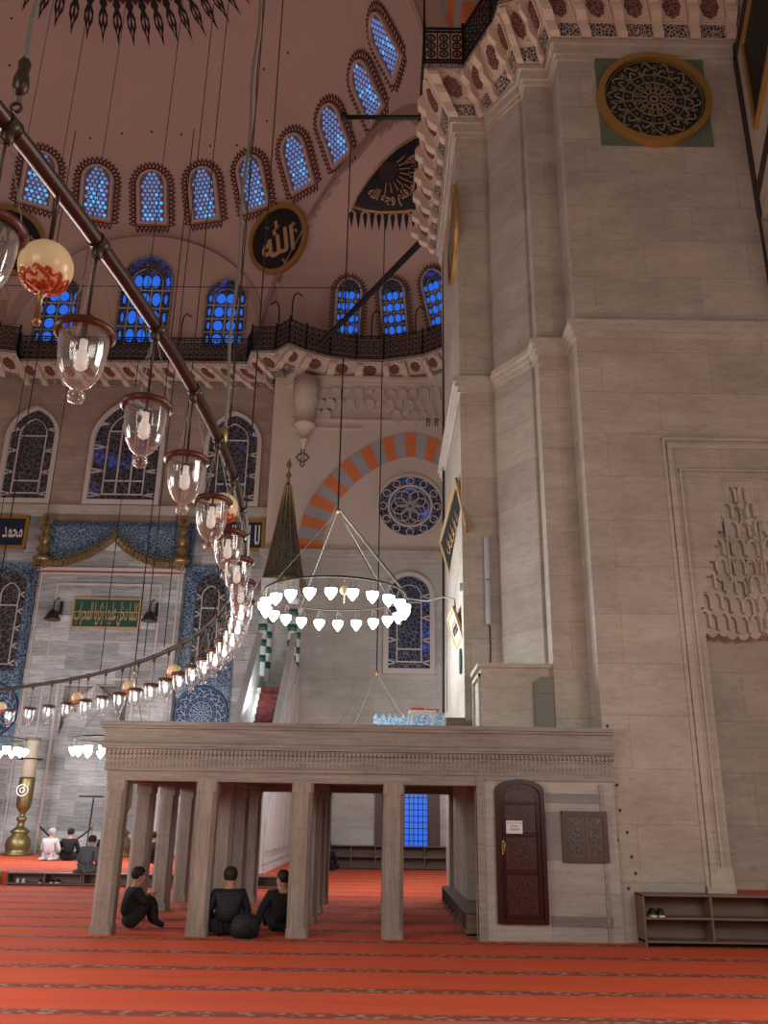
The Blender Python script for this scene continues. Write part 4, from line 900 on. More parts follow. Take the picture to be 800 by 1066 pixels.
for sx, xx in ((-1, mb_x0), (1, mb_x1 - .14)):
    b = MB(); f = lambda a, z, c=0: Vector((xx + c, a, z)); b.prism([(22.9, 1.5), (28.4, 6.4), (28.4, 7.2), (22.9, 2.3)], f, .02, .12); b.prism([(22.9, 2.3), (28.4, 7.2), (28.4, 7.35), (22.9, 2.45)], f, -.03, .17); b.build('balustrade', M['minbar'], mn)
MB().box(mb_x0, mb_x1, 22.75, 22.95, PZ, 3.3).build('gate_frame', M['minbar'], mn)
MB().box(mb_x0 + .14, mb_x1 - .14, 29.9, 30.1, PZ, 8.2).build('back_slab', M['tribune_wall'], mn)
M['greenstone'] = mat('green_stone', (.02, .10, .075), .5); M['whitecol'] = mat('white_column_stone', (.6, .62, .6), .5)
for x in (mb_x0 + .14, mb_x1 - .14):
    for y in (28.5, 29.8):
        c = MB(); c.lathe([(.15, 5.9), (.15, 8.3)], (x, y, 0), 12).build('column', M['whitecol'], mn); 
        for k in range(4): MB().lathe([(.155, 6.35 + k * .52), (.155, 6.58 + k * .52)], (x, y, 0), 12).build('green_band', M['greenstone'], mn)
        MB().lathe([(.15, 8.3), (.22, 8.45), (.22, 8.55)], (x, y, 0), 12).build('capital', M['whitecol'], mn)
b = MB(); f = wall_frame(cxm, 28.45, 8.2); b.prism([(-.62, 0), (-.5, 0), (-.42, .35), (0, .62), (.42, .35), (.5, 0), (.62, 0), (.62, .95), (-.62, .95)], f, -.1, .05); b.box(mb_x0, mb_x1, 28.4, 30, 8.95, 9.2); b.build('canopy_arch', M['minbar'], mn)
cy = 29.2
MB().lathe([(.74, 9.1), (.76, 9.2), (.70, 9.35), (.60, 9.9), (.36, 11.3), (.12, 12.85), (.05, 13.0)], (cxm, cy, 0), 12, smooth=False).build('spire', M['spire'], mn)
MB().lathe([(.82, 9.0), (.84, 9.12), (.80, 9.3), (.72, 9.36)], (cxm, cy, 0), 12, smooth=False).build('spire_cornice', M['brass'], mn)
b = MB()
for k in range(12):
    a = 2 * PI * k / 12; b.tube([(cxm + math.cos(a) * r_, cy + math.sin(a) * r_, z) for r_, z in ((.71, 9.35), (.61, 9.9), (.37, 11.3), (.13, 12.85))], .018, 4)
b.build('spire_rib', M['brass'], mn)
MB().lathe([(.05, 13.0), (.08, 13.05), (.03, 13.12), (.11, 13.28), (.03, 13.42), (.03, 13.5), (.10, 13.66), (.08, 13.76), (.03, 13.84), (.01, 13.95)], (cxm, cy, 0), 12).build('finial', M['brass'], mn)

# ================================================================== CANDLESTICKS
def candlestick(x, y, lab):
    t = thing('giant_candlestick', (x, y, PZ), lab, 'candlestick', 'giant brass candlesticks by the mihrab'); c = (x, y, PZ)
    MB().lathe([(r * .64, z) for r, z in [(.70, 0), (.70, .06), (.56, .1), (.60, .2), (.64, .34), (.58, .5), (.40, .62), (.38, .66), (.50, .72), (.32, .82), (.18, .9), (.16, 1.0), (.26, 1.08), (.26, 1.14), (.14, 1.2), (.13, 1.28), (.3, 1.42), (.38, 1.55), (.40, 2.35), (.37, 2.42)]], c, 24).build('brass_base', M['oldbrass'], t)
    MB().lathe([(.23, 2.42), (.215, 3.6), (.20, 3.64)], c, 20).build('candle', M['candle'], t)
    b = MB(); fc = plane_frame((x, y - .27, PZ + 2.0), (1, 0, 0), (0, 0, 1)); b.band(circ(.2, 16), circ(.16, 16), fc, 0, .05).band(circ(.1, 12), circ(.06, 12), fc, 0, .05); b.build('rosette', M['whiteink'], t)
    MB().tube([(x + .4 * math.cos(a), y + .4 * math.sin(a), PZ + 3.0) for a in [k * PI / 6 for k in range(12)]], .02, 5, True).build('lamp_hoop', M['iron'], t)
    MB().lathe([(.24, 3.6), (.26, 3.64), (.26, 3.7), (.05, 3.72)], c, 16).build('drip_cap', M['lead'], t)
candlestick(-11.75, 30.2, 'giant brass and wax candlestick at the left edge of the picture'); candlestick(-8.45, 30.2, 'giant candlestick seen behind the first tribune column')
# microphone stand and barrier rope by the mihrab
t = thing('microphone_stand', (-9.3, 29.5, PZ), 'thin microphone stand behind the kneeling man in grey', 'microphone stand')
MB().tube([(-9.3, 29.5, PZ), (-9.25, 29.5, 2.05)], .025, 6).tube([(-9.7, 29.45, 2.1), (-8.95, 29.5, 2.1)], .03, 6).build('pole', M['stand'], t); MB().lathe([(.2, 0), (.2, .03), (.03, .05)], (-9.3, 29.5, PZ), 12).build('base', M['stand'], t)
t = thing('barrier_rope', (-10.7, 30.6, PZ), 'black sagging barrier rope between two brass posts in front of the mihrab', 'barrier')
for x in (-11.3, -9.55): MB().lathe([(.14, 0), (.14, .03), (.025, .05), (.025, .9), (.05, .95), (.01, 1.0)], (x, 30.7, PZ), 10).build('post', M['brass'], t)
MB().tube([(-11.3 + 1.75 * k / 10, 30.7, PZ + .88 - .5 * math.sin(PI * k / 10)) for k in range(11)], .028, 6).build('rope', M['blackline'], t)

# ================================================================== TRIBUNE (muezzin mahfil)
TX0, TX1, TY0, TY1 = -4.03, 3.44, 13.3, 18.7
tr = thing('muezzin_tribune', (-.3, 16, 0), 'grey marble platform on rows of square columns beside the great pier', 'platform')
for yi, y in enumerate((TY0 + .15, 15.1, 16.8, 18.5)):
    for x in (-3.87, -2.53, -1.13, .21, 1.56):
        if x > 1 and yi in (0, 1, 2): continue
        b = MB(); h = .155; c_ = .05
        oc = lambda h, c_: [(x - h, y - h + c_), (x - h + c_, y - h), (x + h - c_, y - h), (x + h, y - h + c_), (x + h, y + h - c_), (x + h - c_, y + h), (x - h + c_, y + h), (x - h, y + h - c_)]
        b.prism(oc(.156, .03), ff, 0, .12); b.prism(oc(.15, .055), ff, .12, 1.92); b.prism(oc(.156, .03), ff, 1.92, 2.08)
        b.build('column', M['column'], tr)
b = MB()
b.prism([(TX0 + .02, TY0), (1.42, TY0), (1.42, TY0 + .34), (TX0 + .34, TY0 + .34), (TX0 + .34, TY1), (TX0 + .02, TY1)], ff, 2.06, 2.2); b.box(TX0 + .4, TX1, TY1 - .3, TY1 - .01, 2.06, 2.199)
for x in (-2.53, -1.13, .21): b.box(x - .14, x + .14, TY0 + .3, TY1 - .2, 2.1, 2.2)
b.build('architrave', M['tribune'], tr)
MB().box(TX0 + .01, TX1, TY0 + .01, TY1 - .01, 2.201, 2.6).build('slab', M['tribune'], tr)
b = MB(); frt = wall_frame(0, TY0, 0)
def wrap(z0, z1, o): b.prism([(TX0 - o, TY0 - o), (TX1 + .02, TY0 - o), (TX1 + .02, TY0 + .1), (TX0 + .1, TY0 + .1), (TX0 + .1, TY1 + o), (TX0 - o, TY1 + o)], ff, z0, z1)
wrap(2.2, 2.235, .03); wrap(2.51, 2.54, .09); wrap(2.54, 2.57, .11); wrap(2.84, 2.90, .14); wrap(2.80, 2.84, .11); wrap(2.60, 2.62, .10)
b.build('cornice_moulding', M['tribune'], tr)
b = MB(); wrap(2.56, 2.82, .07); b.build('parapet', M['tribune'], tr)
b = MB()
n = 120
for k in range(n):
    xa = TX0 + (TX1 - TX0) * k / n; wq = (TX1 - TX0) / n
    b.box(xa + .006, xa + wq - .006, TY0 - .028, TY0 + .02, 2.245, 2.335)
    f = wall_frame(xa + wq / 2, TY0, 2.36); b.prism([(-wq * .46, .065), (-wq * .4, .02), (0, 0), (wq * .4, .02), (wq * .46, .065)], f, -.02, .035); b.prism([(-wq * .46, .145), (-wq * .4, .09), (0, .07), (wq * .4, .09), (wq * .46, .145)], f, -.02, .055)
    if k < 66: ya = TY0 + (TY1 - TY0) * k / 66; b.box(TX0 - .035, TX0 + .02, ya + .006, ya + .076, 2.24, 2.335); b.box(TX0 - .06, TX0 + .02, ya + .01, ya + .07, 2.37, 2.5)
b.box(TX0 - .02, TX1, TY0 - .02, TY0 + .02, 2.22, 2.52); b.build('carved_frieze', M['tribune'], tr)
# solid right-hand part with door opening
MB().box(1.42, TX1, TY0 + .01, TY0 + .3, 0, 2.2).box(1.6, 1.75, TY0, TY1 - .35, 0, 2.2).build('side_room_wall', M['tribune_wall'], tr)
MB().box(1.42, 1.52, TY0 - .02, TY0 + .1, 0, 2.14).box(1.42, TX1, TY0 - .02, TY0 + .1, 2.14, 2.2).box(3.22, 3.26, TY0 - .015, TY0 + .1, 0, 2.1).build('wall_moulding', M['tribune'], tr)
M['greyslab'] = stone('dark_grey_slab', (.27, .26, .245), (.2, .195, .185), (.13, .13, .125), None, rough=.5, nz=(.4, .4, 5))
MB().box(2.44, 3.3, TY0 - .004, TY0 + .05, .20, .33).build('grey_marble_inlay', M['greyslab'], tr); MB().box(2.44, 3.24, TY0 - .004, TY0 + .05, 1.84, 1.97).build('grey_marble_inlay', M['greyslab'], tr); MB().box(2.42, 2.64, TY0 - .004, TY0 + .05, 1.06, 1.72).build('grey_marble_inlay', M['greyslab'], tr)
# door
dr = thing('door_1', (2.04, TY0, .23), 'tall narrow carved mahogany door with a low arched top in the tribune wall', 'door', kind='structure'); f = wall_frame(2.04, TY0 - .0, .23)
def darch(w_, h_, z0=0): return [(-w_ / 2, z0), (w_ / 2, z0)] + [(w_ / 2 * math.cos(a), z0 + h_ - .16 + .16 * math.sin(a)) for a in [PI * i / 14 for i in range(15)]]
MB().band(darch(.72, 1.93), darch(.60, 1.83, .04), f, -.02, .06).build('door_frame', M['mahogany'], dr)
MB().prism(darch(.61, 1.84, .03), f, -.02, .02).build('door_leaf', M['mahogany'], dr)
for z0, z1 in ((.12, .62), (.70, 1.13), (1.20, 1.56)): MB().fbox(f, -.22, .22, z0, z1, .02, .032).build('carved_panel', M['carved'], dr)
MB().prism([(-.22, 1.62), (.22, 1.62), (.2, 1.72), (.1, 1.77), (-.1, 1.77), (-.2, 1.72)], f, .02, .032).build('carved_panel', M['carved'], dr)
b = MB()
for z in (.08, .65, 1.15, 1.585): b.fbox(f, -.26, .26, z, z + .025, .02, .045)
for x in (-.25, .235): b.fbox(f, x, x + .015, .08, 1.6, .02, .045)
b.build('panel_moulding', M['mahogany'], dr)
MB().fbox(f, -.278, -.256, .90, 1.08, .04, .055).tube([f(-.265, .93, .06), f(-.24, .95, .1), f(-.24, 1.05, .1), f(-.265, 1.08, .06)], .012, 6).build('door_handle', M['brass'], dr)
t = thing('paper_notice', (2.0, TY0 - .04, 1.44), 'white paper notice with three printed lines taped to the mahogany door', 'notice'); f = wall_frame(1.95, TY0 - .034, 1.42)
MB().fbox(f, -.115, .12, -.01, .165, 0, .004).build('sheet', M['paper'], t)
b = MB(); text_on(b, 'MÜEZZİN MAHFİLİNE', f, -.105, .11, .125, .148, .005, 0); text_on(b, 'GİRMEK', f, -.05, .055, .08, .108, .005, .01); text_on(b, 'YASAKTIR', f, -.07, .075, .03, .062, .005, .01); b.build('printed_text', M['ink'], t)
# shuttered hatch
sh = thing('shuttered_hatch', (2.97, TY0, 1.04), 'small brown two-leaf shuttered hatch with black carved panels right of the door', 'shutter'); f = wall_frame(0, TY0 - .0, 0)
b = MB(); rectband(f, 2.64, 3.3, 1.04, 1.73, .07, -.02, .05, b, True); b.build('frame', M['darkwood'], sh)
for x0 in (2.71, 2.975):
    MB().fbox(f, x0, x0 + .26, 1.11, 1.66, -.01, .03).build('leaf', wood('brown_leaf_wood', (.13, .075, .05), (.08, .045, .03), (9, 9, 1)), sh)
    for z0, z1 in ((1.15, 1.24), (1.28, 1.49), (1.53, 1.62)): MB().fbox(f, x0 + .045, x0 + .215, z0, z1, .03, .036).build('carved_panel', M['carved_grey'], sh)
# stone box and things on top of the tribune
b = MB(); b.box(1.62, 2.97, 14.15, 15.2, 2.9, 3.93); bx = b.build('stone_pedestal', M['mould'], None, 'plain stone block standing on the tribune against the pier', 'stone block', loc=(2.2, 14.7, 2.9))
ORG[bx.name] = Vector((2.2, 14.7, 2.9))
MB().box(1.56, 3.0, 14.08, 15.2, 3.93, 4.0).build('cap', M['mould'], bx)
MB().prism([(-.33, -.02), (.32, -.02), (.32, .5), (.26, .6), (.12, .68), (.08, .80), (.0, .86), (-.22, .86), (-.33, .78)], wall_frame(2.8, 14.1, 2.92), -.4, .05).prism([(-.30, .60), (.06, .60), (.06, .74), (-.02, .82), (-.2, .82), (-.30, .74)], wall_frame(2.8, 14.1, 2.92), .05, .07).build('rounded_niche_block', M['lead'], bx)
b = MB(); rectband(lambda a, z, c=0: Vector((1.62 - c, 15.2 - a, z)), .05, 1.0, 2.95, 3.85, .06, 0, .04, b, True); b.build('side_moulding', M['mould'], bx)
b = MB(); b.box(1.12, 1.46, 15.2, 15.7, 2.6, 3.24); b.build('wooden_box', M['rackwood'], None, 'plain brown wooden box on the tribune at the foot of the pier', 'box', loc=(1.29, 15.45, 2.6))
t = thing('tiled_screen', (.5, 18.45, 2.6), 'low blue and white patterned screen on the back edge of the tribune', 'screen')
MB().box(-.15, 1.36, 18.4, 18.5, 2.6, 3.55).build('panel', M['iznik_small'], t)
b = MB()
for k in range(11): x = -.1 + k * .14; b.prism([(-.06, 0), (.06, 0), (.03, .06), (0, .1), (-.03, .06)], wall_frame(x, 18.45, 3.55), -.03, .03)
b.build('crenellation', M['iznik_small'], t)
t = thing('low_table', (.78, 16.4, 2.6), 'small white reading table on the tribune with red books on it', 'table')
MB().box(.52, 1.02, 16.1, 16.5, 3.42, 3.46).build('tabletop', M['whitewood'], t)
for x in (.56, .95):
    for y in (16.14, 16.43): MB().box(x, x + .035, y, y + .035, 2.6, 3.42).build('leg', M['whitewood'], t)
MB().box(.55, .80, 16.15, 16.4, 3.46, 3.51).build('red_book', M['redbook'], None, 'thick red book on the left of the white reading table', 'book', 'red books on the reading table', loc=(.67, 16.27, 3.46))
MB().box(.76, 1.0, 16.12, 16.38, 3.46, 3.485).build('red_book', M['redbook'], None, 'thin red book on the right of the white reading table', 'book', 'red books on the reading table', loc=(.88, 16.25, 3.46)).location.x += .06
# fluorescent tube on the pier
t = thing('tube_light', (1.94, AYY, 4.9), 'unlit vertical grey tube light fixed to the pier face, two lengths end to end', 'light fixture')
for z0, z1 in ((4.92, 5.74), (5.76, 6.58)): MB().lathe([(.05, z0), (.055, z0 + .02), (.055, z1 - .02), (.05, z1)], (1.93, AYY - .07, 0), 12).build('tube', M['pvc'], t)
MB().tube([(1.95, AYY - .03, 4.92), (1.96, AYY - .02, 4.5), (1.93, AYY - .02, 4.05)], .012, 5).build('cable', M['wire'], t)
# leaning framed boards on the left side of the pier
def leaning(pts, fm, bm, label, frame_w, ink='goldink'):
    a, b_, c, d = [Vector(p) for p in pts]; u = (d - a) ; v = (b_ - a); n = u.cross(v).normalized()
    if n.x > 0: n = -n
    t = thing('framed_calligraphy', b_, label, 'picture')
    def f(s_, t_, o_=0): return a.lerp(d, s_).lerp(b_.lerp(c, s_), t_) + n * o_
    MB().fbox(f, 0.02, .98, .02, .98, -.028, 0).build('board', M[bm], t)
    fw_ = frame_w; b = MB(); b.fbox(f, 0, fw_ * .5, 0, 1, -.03, .02).fbox(f, 1 - fw_ * .5, 1, 0, 1, -.03, .02).fbox(f, 0, 1, 0, fw_, -.03, .02).fbox(f, 0, 1, 1 - fw_, 1, -.03, .02); b.build('frame', M[fm], t)
    b = MB()
    for k in range(5):
        s0 = .2 + .12 * k; stroke(b, [(s0, .45), (s0 + .03, .6), (s0 + .07, .66), (s0 + .12, .6), (s0 + .14, .45)], .02, lambda a, z, c=0: f(a, z, c), .004); stroke(b, [(s0 + .05, .32), (s0 + .06, .55)], .012, lambda a, z, c=0: f(a, z, c), .004)
    b.build('lettering', M[ink], t)
leaning([AY(475, 497, 15.75), AY(487, 551, 15.3), AY(469, 601, 18.6), AY(458, 564, 18.9)], 'goldink', 'black', 'large gold-framed dark calligraphy picture leaning out from the pier side', .09)
leaning([AY(472, 631, 16.0), AY(483, 664, 15.75), AY(476, 677, 17.0), AY(466, 645, 17.2)], 'goldink', 'candle', 'smaller pale framed board on the pier side below the big dark picture', .1, 'ink')
MB().box(AX - .05, AX, 15.6, 15.72, 5.6, 5.74).build('junction_box', M['pvc'], None, 'tiny grey junction box on the pier side', 'box', loc=(AX, 15.66, 5.6))
MB().prism(circ(.17, 16), lambda a, z, c=0: Vector((AX - c, 16.0 - a, 4.35 + z * 1.4)), 0, .04).build('oval_plaque', M['green'], None, 'small dark green oval plaque on the pier side below the framed boards', 'plaque', loc=(AX, 16.0, 4.35))
# blue light flecks are left to the windows

# ================================================================== GREAT RING CHANDELIER
RC = Vector((-14.78, 4.93, 3.75)); RR = 13.77
ring = thing('ring_chandelier', (RC.x, RC.y, RC.z), 'huge dark bronze ring chandelier sweeping from top left across the picture', 'chandelier')
rp = lambda deg, r=RR, z=0: Vector((RC.x + r * math.cos(math.radians(deg)), RC.y + r * math.sin(math.radians(deg)), RC.z + z))
MB().tube([rp(k * 1.5) for k in range(240)], .031, 12, True).build('ring_tube', M['bronze'], ring)
step = 2.62; angs = [-11.06 + step * k for k in range(28)]
for a in angs: MB().tube([rp(a - .12), rp(a + .12)], .037, 12).build('collar', M['bronze'], ring)
# one lamp, then copies
LP = rp(angs[0]); L0 = thing('glass_lamp', LP, 'x', 'lamp')
P0 = LP; LD = Vector((0, 0, -.045))
MB().lathe([(.108, -.385), (.118, -.375), (.118, -.36), (.10, -.345), (.088, -.345), (.088, -.36), (.098, -.375), (.108, -.385)], P0 + LD, 28, caps=False).build('rim', M['rim'], L0)
bp = [(.092, -.365), (.092, -.42), (.088, -.48), (.075, -.54), (.05, -.585), (.028, -.603), (.014, -.61)]
MB().lathe(bp, P0 + LD, 64, mod=lambda a, z: 1 + .016 * math.cos(16 * a + z * 14), caps=False).lathe([(.012, -.608), (.030, -.625), (.034, -.64), (.026, -.66), (.005, -.668)], P0 + LD, 20, caps=False).build('glass_bowl', M['glass'], L0)
MB().tube([P0 + Vector((0, 0, -.02)), P0 + Vector((0, 0, -.445))], .006, 6).build('rod', M['bronze'], L0)
MB().lathe([(.0155, -.40), (.0155, -.44), (.012, -.445)], P0 + LD, 12).lathe([(.018, -.446 - .0001)] + [((.030 if k % 2 else .023) * (1 - .04 * abs(k - 4)), -.452 - .0085 * k) for k in range(9)] + [(.006, -.53)], P0 + LD, 14).build('bulb', M['bulb'], L0)
MB().lathe([(.012, .028), (.022, .0), (.022, -.035), (.010, -.05)], P0 + Vector((0, 0, -.03)), 12).build('hanger', M['bronze'], L0)
for k in range(3):
    a = k * 2 * PI / 3 + .4; A = P0 + Vector((.012 * math.cos(a), .012 * math.sin(a), -.07)); B = P0 + Vector((.105 * math.cos(a), .105 * math.sin(a), -.405)); n = 22
    MB().tube([A.lerp(B, q / n) + Vector((math.sin(q * 2.1) * .0025, math.cos(q * 2.1) * .0025, 0)) for q in range(n + 1)], .0028, 4).build('chain', M['chain'], L0)
lit = None
names = ['nearest, cut off at the left edge', 'second', 'third', 'fourth', 'fifth', 'sixth', 'seventh', 'eighth', 'ninth', 'tenth', 'eleventh', 'twelfth', 'thirteenth', 'fourteenth', 'fifteenth', 'sixteenth', 'seventeenth', 'eighteenth', 'nineteenth', 'twentieth', 'twenty-first', 'twenty-second', 'twenty-third', 'twenty-fourth', 'twenty-fifth', 'twenty-sixth', 'twenty-seventh', 'twenty-eighth']
kids = {}
for c in bpy.data.objects:
    if c.parent: kids.setdefault(c.parent.name, []).append(c)
bl = None
for k, a in enumerate(angs):
    o = L0 if k == 0 else copy_tree(L0, None, kids)
    o.location = rp(a); o.rotation_euler.z = math.radians(a * 1.7)
    o['label'] = 'clear glass bell lamp, %s along the great ring from its near left end' % names[k].replace('nearest, cut off at the left edge', 'first'); o['group'] = 'glass lamps along the great ring'
    if k >= 8:
        for c in [c for c in bpy.data.objects if c.parent == o and c.name.startswith('bulb')]:
            if bl is None: bl = c.data.copy(); bl.materials[0] = M['bulb_lit']
            c.data = bl
E0 = None
for k, (a, lab) in enumerate(((-9.75, 'cream porcelain globe with red painted foliage, nearest on the great ring at upper left'), (.74, 'cream porcelain globe behind the fifth glass lamp of the great ring'), (29.55, 'cream porcelain globe on the far curve of the ring beside the right blue tiles'), (37.4, 'cream porcelain globe on the far curve of the ring below the right dark cone fixture'), (45.3, 'cream porcelain globe hanging below the green lettered board'), (55.7, 'cream porcelain globe on the great ring at the left picture edge'))):
    p = rp(a) 
    if k == 0:
        E0 = thing('ornament_globe', p, lab, 'globe', 'porcelain globes on the great ring')
        MB().ball(p + Vector((0, 0, -.335)), .094, 28, 1.04).build('globe', M['egg'], E0)
        MB().tube([p, p + Vector((0, 0, -.245))], .009, 8).build('rod', M['bronze'], E0)
        b = MB(); rnd = random.Random(2); cc_ = p + Vector((0, 0, -.335))
        for q in range(46):
            th = rnd.uniform(.2, .98); ph = q * 2.4; pts = []
            for j in range(6):
                t2 = th + .12 * math.sin(j * 1.3); p2 = ph + j * .13; rr2 = .0945; pts.append(cc_ + Vector((rr2 * math.sin(t2) * math.cos(p2), rr2 * math.sin(t2) * math.sin(p2), -rr2 * 1.03 * math.cos(t2))))
            b.tube(pts, [.002, .005, .008, .007, .005, .002], 6)
        b.build('painted_foliage', M['copper'], E0)
        MB().tube([cc_ + Vector((0, 0, -.1)), cc_ + Vector((.0, 0, -.215))], [.008, .012], 8).lathe([(.012, -.205), (.017, -.22), (.008, -.235)], cc_, 8).build('tassel', M['brass'], E0)
    else:
        o = copy_tree(E0); o.location = p; o['label'] = lab
# suspension
def vwire(p, z1, r, name, m, lab, cat='cable', group=None):
    p = Vector(p); return MB().tube([p, Vector((p.x, p.y, z1))], r, 5).build(name, m, None, lab, cat, group, loc=p)
p = rp(0)
b = MB(); z = 0.03
b.tube([p + Vector((.01 * math.sin(q * .7), .01 * math.cos(q * .7), .04 + q * .12)) for q in range(0, 110)], .011, 6)
b.build('suspension_chain', M['chain'], None, 'thick grey chain rising from the great ring near its fifth lamp', 'chain', loc=p)
ORG['suspension_chain'] = p; sc_ = bpy.data.objects['suspension_chain']
MB().lathe([(.012, .0), (.028, .05), (.03, .09), (.018, .14)], p, 10).build('tassel', M['brass'], sc_)
MB().tube([p + Vector((.03 + .006 * math.sin(q), 0, .2 + q * .12)) for q in range(0, 109)], .004, 4).build('safety_wire', M['wire'], sc_)
p = rp(-11.0); b = MB(); b.tube([p + Vector((.008 * math.sin(q * 1.1), .008 * math.cos(q * 1.1), .1 + q * .09)) for q in range(0, 120)], .009, 6)
b.build('suspension_chain', M['chain'], None, 'knotted grey rope rising from the great ring at the top left edge', 'chain', loc=p)
ch2 = bpy.data.objects['suspension_chain.001']; ORG[ch2.name] = p
MB().lathe([(.008, .14), (.026, .17), (.028, .2), (.018, .25), (.022, .28), (.010, .31)], p, 10).band(circ(.022, 12, 0, .09), circ(.014, 12, 0, .09), plane_frame(p, (1, 0, 0), (0, 0, 1)), -.005, .005).build('turnbuckle', M['bronze'], ch2)
for q in ((22, 716), (104, 701), (150, 683), (171, 674), (223, 647), (251, 607)):
    P_ = AZ(q[0], q[1], 3.75); vwire((P_.x, P_.y, 3.75), 30, .008, 'suspension_wire', M['wire'], 'thin dark wire from great ring up to the dome, %s of six' % {22: 'leftmost', 104: 'second from left', 150: 'third from left', 171: 'fourth from left', 223: 'fifth from left', 251: 'rightmost'}[q[0]], 'wire', 'wires holding the great ring')
for a in (60, 66): P_ = rp(a); vwire(P_, 30, .008, 'suspension_wire', M['wire'], 'thin dark wire from the great ring at the %s left edge' % ('very' if a == 66 else 'upper'), 'wire', 'wires holding the great ring')
P_ = AZ(5, 540, 3.75)
MB().tube([Vector((-22, 30, 21.6)), Vector((-1, 30.3, 22.0))], .02, 4).build('tie_wire', M['wire'], None, 'thin horizontal wire stretched across the half dome above the gallery windows', 'wire', loc=(-10, 30, 21.7))

# ================================================================== SMALL RING CHANDELIERS
ON = ['first', 'second', 'third', 'fourth', 'fifth', 'sixth', 'seventh', 'eighth', 'ninth', 'tenth', 'eleventh']
def small_ring(cx, cy, cz, R, n, apex, top, label, tag_, lamp_label, globes=True, dz=.30):
    t = thing('small_ring_chandelier', (cx, cy, cz), label, 'chandelier', 'small lit ring chandeliers'); c = Vector((cx, cy, cz))
    MB().tube([c + Vector((R * math.cos(a), R * math.sin(a), 0)) for a in [2 * PI * k / 64 for k in range(64)]], .022, 8, True).build('ring_tube', M['bronze'], t)
    A = Vector((cx, cy, apex)); 
    for k in range(4): a = .6 + k * PI / 2; MB().tube([A, c + Vector((R * math.cos(a), R * math.sin(a), 0))], .010, 5).build('support_wire', M['chain'], t)
    MB().ball(A, .06, 10).build('hub', M['brass'], t)
    MB().tube([A, Vector((cx, cy, top))], .018, 6).build('stem', M['wire'], t)
    proto = None; kd = None; fq_ = sorted([k for k in range(n) if math.sin(2 * PI * (k + .5) / n) < 0], key=lambda k: math.cos(2 * PI * (k + .5) / n)); bq_ = sorted([k for k in range(n) if k not in fq_], key=lambda k: math.cos(2 * PI * (k + .5) / n))
    for k in range(n):
        a = 2 * PI * (k + .5) / n; lab_ = 'lit lamp, %s from left in the %s row of the %s' % ((ON[fq_.index(k)], 'front', lamp_label) if k in fq_ else (ON[bq_.index(k)], 'rear', lamp_label)); p = c + Vector((R * math.cos(a), R * math.sin(a), 0))
        if proto is None:
            proto = thing('glowing_lamp', p, lab_, 'lamp', tag_)
            q = p + Vector((0, 0, -dz))
            MB().lathe([(.01, -.15), (.035, -.12), (.09, -.05), (.115, .01), (.11, .06), (.09, .07), (.01, .07)], q, 12).build('lit_bowl', M['glow'], proto)
            MB().lathe([(.12, .06), (.125, .075), (.1, .085)], q, 12).build('rim', M['chain'], proto)
            b = MB(); 
            for j in range(3): aj = j * 2 * PI / 3; b.tube([p, q + Vector((.11 * math.cos(aj), .11 * math.sin(aj), .07))], .004, 4)
            b.build('hanging_wires', M['chain'], proto)
            kd = {proto.name: [c_ for c_ in bpy.data.objects if c_.parent == proto]}
        else:
            o = copy_tree(proto, None, kd); o.location = p; o['label'] = lab_
    if globes:
        g0 = None
        for a, lab in ((200, 'left'), (-80, 'front'), (20, 'right')):
            a = math.radians(a); p = c + Vector((R * math.cos(a), R * math.sin(a), 0))
            g = thing('small_globe', p, 'small cream globe with tassel among the lit lamps of the high small ring, %s one' % lab, 'globe', 'small globes on the high ring')
            MB().ball(p + Vector((0, 0, -.25)), .085, 12, 1.1).build('globe', M['egg'], g); MB().tube([p, p + Vector((0, 0, -.5))], .012, 5).build('tassel', M['brass'], g)
    return t
r1 = small_ring(-.96, 17.0, 5.82, 1.42, 22, 7.62, 17.95, 'small ring chandelier of brightly lit lamps hanging high before the round window', 'lit lamps of the high ring', 'high small ring')
small_ring(-7.4, 26.0, 3.62, 1.45, 20, 5.6, 26, 'low small ring chandelier of white lamps just left of the tribune corner', 'lit lamps of the low ring beside the tribune', 'low ring near tribune', False, .33)
small_ring(-11.95, 26.2, 3.62, 1.45, 20, 5.6, 26, 'low small ring chandelier of white lamps cut by the left picture edge', 'lit lamps of the low ring at the left edge', 'low left-edge ring', False, .33)
small_ring(-.12, 22.0, 3.45, 1.3, 0, 5.05, 19.0, 'small ring chandelier mostly hidden behind the tribune parapet, only its wires showing', 'lamps of the ring hidden behind the tribune', 'glowing lamp on the ring hidden behind the tribune parapet', False, .33)
b = MB(); b.tube([(.42, 17.2, 5.82), (.9, 17.0, 5.72), (1.2, 16.8, 5.76), (1.42, 16.7, 5.70), (1.46, 16.7, 5.2)], .02, 6); b.build('power_cable', M['chain'], None, 'grey cable running from the high small ring to the pier side', 'cable', loc=(1, 17, 5.9))
b = MB(); b.tube([(-.9, 16.9, 7.58), (.36, 16.6, 5.9)], .03, 6); b.build('power_cable', M['chain'], None, 'thick pale cable sloping from the hub of the high small ring to its rim', 'cable', loc=(-.3, 16.8, 7))
